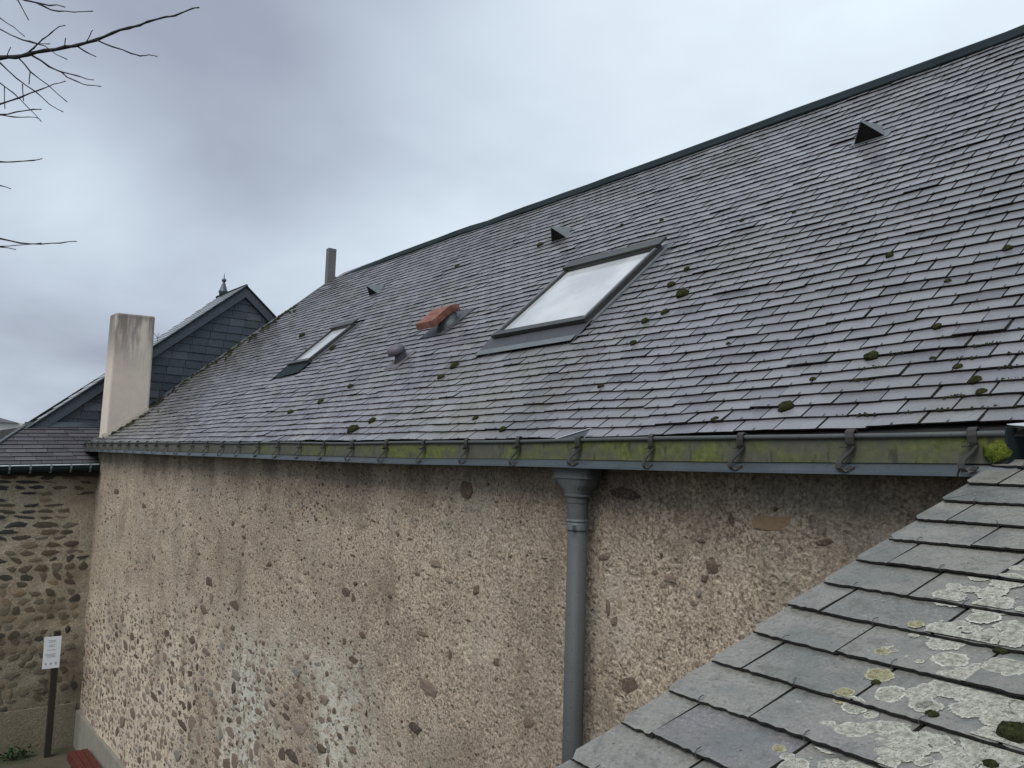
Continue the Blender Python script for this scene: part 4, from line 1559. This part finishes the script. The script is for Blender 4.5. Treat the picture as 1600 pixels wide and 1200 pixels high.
ROSETTE = {9, 12, 13, 14, 21, 24, 25, 26, 42, 43, 57, 65, 2, 10}
YELLOW = {0, 21, 22, 24, 42, 65, 66, 13}


def lichen(mb, u_, d_, r_, rnd, lift):
    nseg, nr = 26, 5
    ph = [rnd.uniform(0, 6.28) for _ in range(4)]
    jit = [rnd.uniform(-0.05, 0.05) for _ in range(nseg)]
    k0, k1 = math.floor((u_ - r_) / E_N), math.floor((u_ + r_) / E_N)
    for kr in range(k0, k1 + 1):
        lo, hi = kr * E_N + 0.0015, (kr + 1) * E_N - 0.004
        if min(hi, u_ + r_) - max(lo, u_ - r_) < 0.25 * r_:
            continue
        v, t = [], []
        for j in range(nr + 1):
            f_ = (j / nr)
            for k in range(nseg):
                a = 2 * math.pi * k / nseg
                rr_ = r_ * (1.06 + 0.09 * math.sin(2 * a + ph[0]) + 0.05 * math.sin(5 * a + ph[1]) + 0.035 * math.sin(9 * a + ph[2]) + jit[k] * f_)
                uu_, dd_ = u_ + math.cos(a) * rr_ * f_, d_ + math.sin(a) * rr_ * f_
                uu_ = min(max(uu_, lo), hi)
                hgt = T_N * (1 - (uu_ / E_N - kr)) + lift + (0.0013 if j < nr else 0.0007)
                v.append(NP(uu_, dd_, hgt))
                t.append(f_)
        f = []
        for j in range(nr):
            for k in range(nseg):
                k2 = (k + 1) % nseg
                f.append((j * nseg + k, (j + 1) * nseg + k, (j + 1) * nseg + k2, j * nseg + k2))
        b_ = len(mb.v)
        mb.v += [tuple(p_) for p_ in v]
        mb.f += [tuple(i_ + b_ for i_ in q) for q in f]
        mb.t += t


rnd = random.Random(12)
crust = MB()
extra = [(rnd.uniform(0.2, 1.3), rnd.uniform(0.66, 1.6), rnd.uniform(0.015, 0.04)) for _ in range(190)]
for _ in range(60):
    u_ = rnd.uniform(0.15, 0.8)
    extra.append((u_, rnd.uniform(0.45 + 0.1 * u_, 0.85), rnd.uniform(0.008, 0.026)))
for i, (u_, d_, r_) in enumerate(LICHEN):
    if i in ROSETTE:
        mb = MB()
        lichen(mb, u_, d_, r_, rnd, 0.0012 + 0.0002 * (i % 5))
        pos = NP(u_, d_, near_h(u_))
        o = mb.build_at('lichen_rosette', M_LICHEN_Y if i in YELLOW else M_LICHEN, pos)
        same = sorted((px_of(NP(LICHEN[q][0], LICHEN[q][1]))[0], q) for q in ROSETTE if (q in YELLOW) == (i in YELLOW))
        n_ = [q for _, q in same].index(i)
        if i in YELLOW:
            tag(o, '%s separate yellowish lichen rosette from the left on the near slates' % ORD[n_], 'lichen', 'yellowish lichen rosettes')
        else:
            tag(o, '%s separate round pale lichen rosette from the left on the near slates' % ORD[n_], 'lichen', 'pale lichen rosettes')
    else:
        lichen(crust, u_, d_, r_ * 1.05, rnd, 0.0012 + 0.0002 * (i % 7))
for i, (u_, d_, r_) in enumerate(extra):
    lichen(crust, u_, d_, r_, rnd, 0.0012 + 0.0002 * (i % 9))
for _ in range(60):
    lichen(crust, rnd.uniform(0.0, 1.2), rnd.uniform(0.3, 0.9), rnd.uniform(0.002, 0.006), rnd, 0.001)
tag(crust.build('lichen_crust', M_CRUST), 'pale crust of merged lichen over the near slates', 'lichen', kind='stuff')


# ---- moss
def moss_clump(name, pos, nrm, r_, rnd, mat, label, group, squash=0.62, along=None):
    mb = MB()
    ex = nrm.orthogonal().normalized() if along is None else (along - nrm * along.dot(nrm)).normalized()
    ey = nrm.cross(ex)
    ns, nl = 12, 6
    sd = rnd.uniform(0, 90)
    v, t = [], []
    for j in range(nl + 1):
        th = (math.pi * 0.60) * j / nl
        for k in range(ns):
            a = 2 * math.pi * k / ns
            q = Vector((math.sin(th) * math.cos(a), math.sin(th) * math.sin(a), math.cos(th)))
            b = 1 + 0.28 * noise.noise(q * 1.6 + Vector((sd, 0, 0))) + 0.22 * noise.noise(q * 5 + Vector((0, sd, 0)))
            v.append(pos + (ex * q.x * 1.2 + ey * q.y + nrm * (q.z * squash)) * (r_ * b))
            t.append(max(0, j / nl - 0.45) * 1.4)  # shade round the foot of the cushion, painted as a darker tone
    f = []
    for j in range(nl):
        for k in range(ns):
            k2 = (k + 1) % ns
            f.append((j * ns + k, (j + 1) * ns + k, (j + 1) * ns + k2, j * ns + k2))
    mb.v += [tuple(p_) for p_ in v]
    mb.f += f
    mb.t += t
    # fringe of tiny shoots
    for _ in range(46):
        a, th = rnd.uniform(0, 6.28), rnd.uniform(0, 1.6)
        q = Vector((math.sin(th) * math.cos(a), math.sin(th) * math.sin(a), math.cos(th)))
        b = pos + (ex * q.x * 1.2 + ey * q.y + nrm * (q.z * squash)) * r_ * 0.97
        tip = b + (ex * q.x + ey * q.y + nrm * q.z + Vector((rnd.uniform(-.4, .4), rnd.uniform(-.4, .4), rnd.uniform(-.4, .4)))) * r_ * rnd.uniform(0.12, 0.3)
        s_ = (tip - b).cross(Vector((rnd.random(), rnd.random(), 1))).normalized() * r_ * 0.05
        mb.add([b - s_, b + s_, tip], [(0, 1, 2)], 0.0)
    o_ = mb.build_at(name, mat, pos, True)
    tag(o_, label, 'moss', group)
    return o_


rnd = random.Random(6)
RN = Vector((0, -math.sin(R(41)), math.cos(R(41))))
MOSS = [((-3.703, 1.639), 0.046, 'largest green moss cushion on the slates right of the large roof window'),
        ((-3.715, 1.416), 0.032, None), ((-3.928, 1.823), 0.030, None), ((-3.838, 1.334), 0.027, None), ((-3.742, 1.053), 0.024, None), ((-3.919, 2.033), 0.024, None),
        ((-2.155, 0.184), 0.036, 'bright green moss cushion low on the slates, right of the downpipe'),
        ((-2.498, 0.109), 0.022, None), ((-1.922, 0.58), 0.032, 'dark moss cushion alone in the middle of the near slates'), ((-2.14, 0.423), 0.016, None), ((-1.695, 0.776), 0.020, None), ((-2.226, 1.597), 0.022, None),
        ((-1.795, 1.208), 0.016, None), ((-1.386, 0.301), 0.022, None), ((-1.489, 0.411), 0.019, None), ((-1.593, 1.435), 0.020, None), ((-6.989, 3.552), 0.040, 'moss clump beside the middle triangular roof vent'),
        ((-5.87, 1.083), 0.040, None), ((-5.876, 0.913), 0.032, None), ((-6.26, 0.148), 0.052, 'elongated moss clump just above the gutter, left of the downpipe'), ((-6.142, 0.288), 0.036, None),
        ((-7.853, 0.693), 0.036, None), ((-8.312, 0.537), 0.036, None), ((-7.576, 0.94), 0.034, None), ((-3.635, 0.544), 0.022, None), ((-8.751, 3.657), 0.036, None), ((-3.806, 2.703), 0.018, None),
        ((-4.62, 0.25), 0.024, None), ((-4.15, 0.10), 0.026, None), ((-9.62, 1.95), 0.05, None), ((-11.7, 2.6), 0.05, None), ((-4.95, 3.2), 0.022, None), ((-5.6, 3.4), 0.02, None), ((-3.3, 2.6), 0.016, None),
        ((-2.75, 2.2), 0.016, None), ((-1.34, 0.21), 0.02, None), ((-1.62, 0.5), 0.014, None), ((-2.9, 0.9), 0.014, None)]


def zone(x, s_):
    if -4.3 < x < -3.5 and 0.9 < s_ < 2.2:
        return 'in the chain right of the large roof window'
    if s_ > 2.2:
        return 'on the upper half of the long roof'
    if x > -2.7:
        return 'on the nearest slates right of the downpipe'
    if x > -5.2:
        return 'on the slates below the large roof window'
    return 'on slates left of the large roof window'


zones = {}
for i, ((x, s_), r_, label) in enumerate(MOSS):
    if not label:
        zones.setdefault(zone(x, s_), []).append((px_of(RP(x, s_))[0], i))
named = {}
for zn, lst in zones.items():
    for n_, (_, i) in enumerate(sorted(lst)):
        named[i] = '%s small moss tuft from left %s' % (ORD[n_], zn)
for i, ((x, s_), r_, label) in enumerate(MOSS):
    a = RP(x, s_, T_MAIN * 0.6 + r_ * 0.12)
    moss_clump('moss_cushion', a, RN, r_ * 0.88, rnd, M_MOSS, label or named[i], 'moss cushions on the long roof', squash=rnd.uniform(0.7, 0.95), along=Vector((1, 0.5, 0.4)))
jm = MB()
for _ in range(26):
    k = rnd.randint(1, 7)
    x0_ = rnd.uniform(-1.95, -1.15)
    for q in range(rnd.randint(3, 9)):
        x = x0_ + q * 0.012 + rnd.uniform(-.004, .004)
        r_ = rnd.uniform(0.004, 0.010)
        pos = RP(x, k * E_MAIN + rnd.uniform(-0.004, 0.008), 0.008)
        ring = [pos + Vector((math.cos(t) * r_ * rnd.uniform(.7, 1.3), math.sin(t) * r_ * 0.75, math.sin(t) * r_ * 0.65)) for t in [n_ * 1.047 for n_ in range(6)]]
        jm.add(ring + [pos + RN * r_ * rnd.uniform(0.5, 1.1)], [(n_, (n_ + 1) % 6, 6) for n_ in range(6)], rnd.uniform(0, 0.4))
tag(jm.build('joint_moss', M_MOSS), 'thin moss lining the slate joints near the right end of the gutter', 'moss', kind='stuff')
# mossy debris along the foot of the far verge
vm = MB()
for i in range(210):
    s_ = rnd.uniform(0.25, 4.2)
    x = verge(s_) + 0.05 + abs(rnd.gauss(0.05, 0.32 if rnd.random() < 0.3 else 0.10)) + (0.55 if s_ < 1.0 else 0)
    r_ = rnd.uniform(0.015, 0.06)
    pos = RP(x, s_, 0.012)
    ring = [pos + Vector((math.cos(t) * r_ * rnd.uniform(.7, 1.2), math.sin(t) * r_ * 0.75, math.sin(t) * r_ * 0.65)) for t in [k * 1.047 for k in range(6)]]
    vm.add(ring + [pos + RN * r_ * 0.6], [(k, (k + 1) % 6, 6) for k in range(6)], rnd.choice([0.1, 0.9, 1.0]))
tag(vm.build('moss_debris', M_MOSS), 'scattered dark moss and debris along the far roof edge', 'moss', kind='stuff')
for j, (u_, d_, r_) in enumerate([(0.501, 0.721, 0.027), (0.527, 0.75, 0.025), (0.768, 0.568, 0.013), (0.547, 0.416, 0.009), (0.491, 0.573, 0.011), (0.408, 0.724, 0.012)]):
    moss_clump('moss_cushion', NP(u_, d_, near_h(u_) + 0.002), nn, r_, rnd, M_MOSS,
               ('thick moss cushion at the right edge of the near slates' if j == 0 else 'moss cushion tucked behind the thick one at the right edge of the near slates' if j == 1 else 'tiny moss tuft on the near slates, %s of four from the left' % ORD[{3: 0, 2: 2, 4: 1, 5: 3}[j]]),
               'tiny moss tufts in the near slates' if j > 1 else None, along=dd)
gm = MB()
moss_clump('gutter_moss', Vector((-1.190, 2.998, 0.098)), Vector((0, -1, 0.15)).normalized(), 0.036, rnd, M_GMOSS, 'bright yellow-green moss block at the near end of the gutter', None, squash=0.35, along=Vector((1, 0, 0)))

# ================================================================== SMALL THINGS AT THE FOOT OF THE WALL
sp_ = empty('sign_post', (-15.1, 2.66, GROUND))
tag(sp_, 'white information panel on a dark post before the rubble wall', 'sign')
mb = MB()
mb.box((-15.14, 2.64, GROUND), (-15.06, 2.73, -2.86))
mb.build('post', M_SPOST, sp_)
mb = MB()
mb.box((-15.055, 2.50, -3.42), (-15.04, 2.74, -2.93))
brd = mb.build('panel', M_SIGN, sp_)
rr = random.Random(3)
for zz, w_ in ((-2.99, .06), (-3.015, .05), (-3.06, .05), (-3.085, .045), (-3.135, .06), (-3.20, .085), (-3.222, .08), (-3.244, .06)):
    mb = MB()
    mb.box((-15.039, 2.615 - w_, zz), (-15.0375, 2.615 + w_ * rr.uniform(.7, 1), zz + 0.009))
    mb.build('text_line', M_PRINT, brd)
for yy in (2.545, 2.615, 2.685):
    mb = MB()
    mb.add([(-15.0378, yy + math.cos(t) * 0.017, -3.345 + math.sin(t) * 0.022) for t in [k * math.pi / 4 for k in range(8)]], [tuple(range(8))])
    mb.build('pictogram', M_PRINT, brd)

bn = empty('red_bench', (-13.7, 2.96, GROUND))
tag(bn, 'dark red painted wooden bench against the foot of the roughcast wall', 'bench')
for i in range(3):
    mb = MB()
    mb.box((-14.2, 2.80 + 0.092 * i, -4.53), (-12.3, 2.80 + 0.092 * i + 0.086, -4.49))
    o_ = mb.build('seat_plank', M_RED, bn)
mb = MB()
mb.box((-14.18, 2.79, -4.60), (-12.32, 2.82, -4.531))
mb.build('rail', M_RED, bn)
for x in (-14.05, -12.5):
    for yy in (2.825, 3.0):
        mb = MB()
        mb.box((x, yy, GROUND), (x + 0.06, yy + 0.05, -4.531))
        mb.build('leg', M_RED, bn)

rnd = random.Random(14)
wd = empty('weed', (-15.25, 2.25, GROUND))
tag(wd, 'low green weed at the foot of the rubble wall', 'plant')
fo = MB()
for _ in range(150):
    b = Vector((-15.25, 2.25, GROUND)) + Vector((rnd.gauss(0, .08), rnd.gauss(0, .11), abs(rnd.gauss(0.07, .06))))
    a = Vector((rnd.uniform(-1, 1), rnd.uniform(-1, 1), rnd.uniform(-.2, 1))).normalized()
    s_ = a.orthogonal().normalized() * 0.016
    fo.add([b, b + a * 0.035 + s_, b + a * 0.075, b + a * 0.035 - s_], [(0, 1, 2, 3)])
fo.build('foliage', M_LEAF, wd)

# ================================================================== BARE TREE
BRANCH = [
  [(-7.296, 0.006, 2.698, 0.013), (-7.095, 0.219, 2.745, 0.012), (-6.935, 0.38, 2.781, 0.011), (-6.787, 0.528, 2.803, 0.01), (-6.69, 0.614, 2.8, 0.009), (-6.609, 0.679, 2.811, 0.009), (-6.507, 0.768, 2.83, 0.008), (-6.392, 0.875, 2.848, 0.008), (-6.316, 0.933, 2.85, 0.007), (-6.201, 1.037, 2.882, 0.007), (-6.106, 1.115, 2.92, 0.006), (-6.007, 1.199, 2.948, 0.006), (-5.933, 1.254, 2.957, 0.005), (-5.874, 1.289, 2.971, 0.005), (-5.772, 1.378, 2.996, 0.004), (-5.71, 1.42, 2.993, 0.004), (-5.608, 1.506, 3.034, 0.003), (-5.558, 1.533, 3.028, 0.003)],
  [(-6.16, 1.03, 2.863, 0.004), (-6.123, 1.132, 2.832, 0.003), (-6.08, 1.241, 2.806, 0.003), (-6.073, 1.299, 2.804, 0.003), (-6.064, 1.355, 2.828, 0.002), (-6.059, 1.411, 2.833, 0.002)],
  [(-6.304, 0.931, 2.844, 0.004), (-6.371, 1.007, 2.849, 0.003), (-6.437, 1.083, 2.866, 0.002)],
  [(-6.638, 0.669, 2.818, 0.005), (-6.534, 0.702, 2.836, 0.004), (-6.424, 0.739, 2.871, 0.003), (-6.317, 0.776, 2.889, 0.003), (-6.215, 0.806, 2.902, 0.002), (-6.125, 0.827, 2.88, 0.002)],
  [(-6.237, 0.981, 2.86, 0.003), (-6.171, 0.994, 2.9, 0.002), (-6.119, 0.995, 2.903, 0.002)],
  [(-6.375, 0.873, 2.841, 0.003), (-6.346, 0.868, 2.894, 0.002)],
  [(-6.614, 0.7, 2.815, 0.005), (-6.628, 0.819, 2.773, 0.004), (-6.669, 0.898, 2.777, 0.003), (-6.681, 1.011, 2.787, 0.003), (-6.728, 1.079, 2.802, 0.002), (-6.78, 1.138, 2.832, 0.002)],
  [(-6.712, 0.904, 2.798, 0.004), (-6.536, 0.985, 2.685, 0.003), (-6.38, 1.034, 2.614, 0.002), (-6.214, 1.092, 2.563, 0.002)],
  [(-6.731, 0.632, 2.82, 0.004), (-6.775, 0.72, 2.758, 0.003), (-6.793, 0.843, 2.701, 0.002), (-6.805, 0.978, 2.616, 0.002)],
  [(-7.36, 0.227, 2.847, 0.005), (-7.278, 0.425, 2.954, 0.004), (-7.251, 0.567, 2.956, 0.004), (-7.255, 0.686, 2.87, 0.003), (-7.244, 0.82, 2.8, 0.003), (-7.259, 0.92, 2.735, 0.002), (-7.267, 1.024, 2.704, 0.002)],
  [(-7.806, 0.04, 2.481, 0.006), (-7.505, 0.33, 2.576, 0.005), (-7.232, 0.591, 2.626, 0.004), (-7.077, 0.703, 2.66, 0.004), (-6.924, 0.811, 2.702, 0.003), (-6.804, 0.88, 2.725, 0.002), (-6.694, 0.939, 2.727, 0.002)],
  [(-7.241, 0.223, 2.801, 0.005), (-7.138, 0.426, 2.778, 0.004), (-7.085, 0.567, 2.734, 0.003), (-7.073, 0.656, 2.68, 0.003), (-7.061, 0.75, 2.598, 0.002), (-7.045, 0.852, 2.503, 0.002)],
  [(-7.806, 0.04, 2.481, 0.006), (-7.521, 0.336, 2.511, 0.005), (-7.26, 0.6, 2.554, 0.004), (-7.139, 0.689, 2.562, 0.003), (-7.009, 0.789, 2.57, 0.003), (-6.927, 0.83, 2.555, 0.002)],
  [(-7.45, 0.333, 2.488, 0.004), (-7.294, 0.603, 2.566, 0.003), (-7.288, 0.691, 2.572, 0.003), (-7.27, 0.793, 2.596, 0.002), (-7.281, 0.859, 2.608, 0.002)],
  [(-8.042, -0.031, 2.059, 0.006), (-7.661, 0.373, 2.184, 0.005), (-7.396, 0.641, 2.23, 0.004), (-7.286, 0.719, 2.219, 0.003), (-7.144, 0.835, 2.221, 0.003), (-7.058, 0.88, 2.222, 0.002)],
  [(-7.59, 0.369, 2.164, 0.004), (-7.384, 0.654, 2.04, 0.003), (-7.334, 0.722, 2.017, 0.002)],
  [(-8.517, -0.068, 1.544, 0.008), (-8.036, 0.435, 1.754, 0.006), (-7.755, 0.722, 1.707, 0.005), (-7.599, 0.847, 1.663, 0.004), (-7.443, 0.969, 1.647, 0.003), (-7.288, 1.087, 1.648, 0.003), (-7.153, 1.177, 1.653, 0.002)],
  [(-7.858, 0.425, 1.715, 0.004), (-7.604, 0.713, 1.611, 0.003), (-7.489, 0.806, 1.615, 0.002), (-7.324, 0.96, 1.631, 0.002)],
  [(-7.858, 0.425, 1.715, 0.004), (-7.701, 0.722, 1.626, 0.003), (-7.68, 0.832, 1.622, 0.002)],
  [(-7.075, 0.151, 3.566, 0.006), (-6.8, 0.405, 3.334, 0.005), (-6.546, 0.622, 3.169, 0.004), (-6.377, 0.715, 3.089, 0.004), (-6.221, 0.792, 3.009, 0.003), (-6.064, 0.865, 2.962, 0.002), (-5.895, 0.951, 2.928, 0.002)],
  [(-6.508, 0.618, 3.151, 0.004), (-6.293, 0.745, 3.064, 0.003), (-6.118, 0.817, 3.003, 0.002)],
  [(-6.781, 0.404, 3.325, 0.004), (-6.65, 0.591, 3.204, 0.003), (-6.611, 0.664, 3.063, 0.002)],
  [(-7.1, 0.187, 3.144, 0.005), (-6.882, 0.379, 3.072, 0.004), (-6.718, 0.506, 2.983, 0.003), (-6.557, 0.632, 2.882, 0.003), (-6.395, 0.752, 2.815, 0.002), (-6.239, 0.874, 2.698, 0.002)],
  [(-7.218, 0.19, 3.197, 0.004), (-6.927, 0.516, 3.159, 0.003), (-6.832, 0.596, 3.08, 0.002), (-6.748, 0.662, 2.996, 0.002)],
  [(-6.591, 0.635, 2.897, 0.003), (-6.496, 0.722, 2.861, 0.002), (-6.418, 0.784, 2.85, 0.002)],
  [(-6.723, 0.563, 2.8, 0.003), (-6.701, 0.58, 2.868, 0.002)],
  [(-7.088, 0.597, 2.719, 0.003), (-7.096, 0.614, 2.552, 0.002)],
  [(-7.117, 0.713, 2.784, 0.003), (-7.233, 0.742, 2.699, 0.002)],
  [(-6.738, 0.716, 2.742, 0.003), (-6.861, 0.729, 2.697, 0.002)],
  [(-8.616, -0.583, 1.925, 0.05), (-8.217, -0.473, 2.391, 0.033), (-7.777, -0.272, 2.626, 0.023), (-7.296, 0.006, 2.698, 0.014)],
  [(-8.626, -0.568, 1.747, 0.04), (-8.323, -0.395, 2.08, 0.025), (-8.008, -0.192, 2.315, 0.016), (-7.684, 0.04, 2.442, 0.008)],
  [(-8.658, -0.522, 1.212, 0.04), (-8.408, -0.368, 1.742, 0.02), (-8.042, -0.031, 2.059, 0.007)],
  [(-8.821, -0.484, 0.688, 0.04), (-8.702, -0.325, 1.157, 0.021), (-8.517, -0.068, 1.544, 0.009)],
  [(-8.584, -0.629, 2.46, 0.035), (-8.069, -0.396, 3.088, 0.022), (-7.53, -0.092, 3.473, 0.015), (-7.075, 0.151, 3.566, 0.008)],
  [(-8.6, -0.606, 2.193, 0.03), (-8.085, -0.374, 2.829, 0.019), (-7.553, -0.059, 3.088, 0.013), (-7.1, 0.187, 3.144, 0.007)],
]
tree = empty('bare_tree', (-8.85, -0.33, GROUND))
tag(tree, 'bare winter tree reaching thin dark twigs in from the left', 'tree')
tk = MB()
tk.tube([(-8.86, -0.33, GROUND - 0.1), (-8.82, -0.34, -3.2), (-8.76, -0.36, -0.9), (-8.70, -0.47, 0.7), (-8.66, -0.52, 1.25), (-8.62, -0.58, 1.95), (-8.58, -0.63, 2.5), (-8.5, -0.7, 4.2), (-8.45, -0.75, 5.6)],
        [0.17, 0.14, 0.12, 0.10, 0.09, 0.075, 0.06, 0.03, 0.008], 12)
tk.build('trunk', M_BARK, tree, True)
rnd = random.Random(19)
for pts in BRANCH:
    mb = MB()
    P, Rr = [], []
    for i in range(len(pts) - 1):
        a, b = Vector(pts[i][:3]), Vector(pts[i + 1][:3])
        for k in range(2):
            f_ = k / 2
            q = a.lerp(b, f_)
            if k:
                q += Vector((rnd.gauss(0, 1), rnd.gauss(0, 1), rnd.gauss(0, 1))) * (b - a).length * 0.022
            P.append(q)
            r0 = pts[i][3] + (pts[i + 1][3] - pts[i][3]) * f_
            Rr.append(r0 * 1.45 * (1.22 if (k == 0 and i) else 0.92))
    P.append(Vector(pts[-1][:3]))
    Rr.append(pts[-1][3] * 1.8)
    mb.tube(P, Rr, 6)
    mb.build('branch', M_BARK, tree, True)

# ================================================================== FAR AWAY
def far_pt(x, y, dist):
    return (fw + cr * ((x - 800) / FPX) - cu * ((y - 600) / FPX)) * dist


fh = empty('distant_house', (-72.0, 6.0, GROUND))
tag(fh, 'white distant building just above the low roof at the left edge', 'house')
c0 = Vector((-72.0, 6.4, 0))
mb = MB()
mb.box((-80, -2.0, GROUND), (-72, 9.4, 2.05))
fw_ = mb.build('wall', M_FAR, fh)
mb = MB()
mb.hexa([(-80.4, -2.4, 2.05), (-71.7, -2.4, 2.05), (-71.7, 9.0, 2.05), (-80.4, 9.0, 2.05), (-78, 0, 2.75), (-74.5, 0, 2.75), (-74.5, 7.5, 2.6), (-78, 7.5, 2.6)])
mb.build('roof', M_SLATE_DARK, fh)
for yy in (1.2, 3.4, 5.4, 7.4):
    mb = MB()
    mb.box((-71.99, yy, 0.75), (-71.95, yy + 1.5, 1.35))
    wnd = mb.build('window', M_FARWIN, fh)
    mb = MB()
    mb.box((-71.95, yy - .06, 0.68), (-71.90, yy + 1.56, 0.75))
    mb.build('sill', M_FAR, wnd)

rnd = random.Random(23)
hb = empty('garden_shrub', (-26.0, 2.75, GROUND))
tag(hb, 'dull green shrub top behind the low roof at the left edge', 'shrub')
mb = MB()
mb.tube([(-26, 2.75, GROUND), (-26, 2.8, -1.5), (-25.9, 2.8, 0.1)], [0.12, 0.08, 0.02], 8)
mb.build('trunk', M_BARK, hb)
mb = MB()
for _ in range(1600):
    q = Vector((rnd.gauss(0, 1), rnd.gauss(0, 1), rnd.gauss(0, 1))).normalized() * rnd.uniform(0.4, 1) ** 0.5
    b = Vector((-26.0, 2.7, -0.75)) + Vector((q.x * 0.9, q.y * 0.75, q.z * 1.25)) * (1 + 0.25 * noise.noise(q * 2))
    a = Vector((rnd.uniform(-1, 1), rnd.uniform(-1, 1), rnd.uniform(-.4, 1))).normalized() * 0.07
    s_ = a.orthogonal().normalized() * 0.03
    mb.add([b, b + a * 0.5 + s_, b + a, b + a * 0.5 - s_], [(0, 1, 2, 3)])
mb.build('crown', M_LEAF, hb)
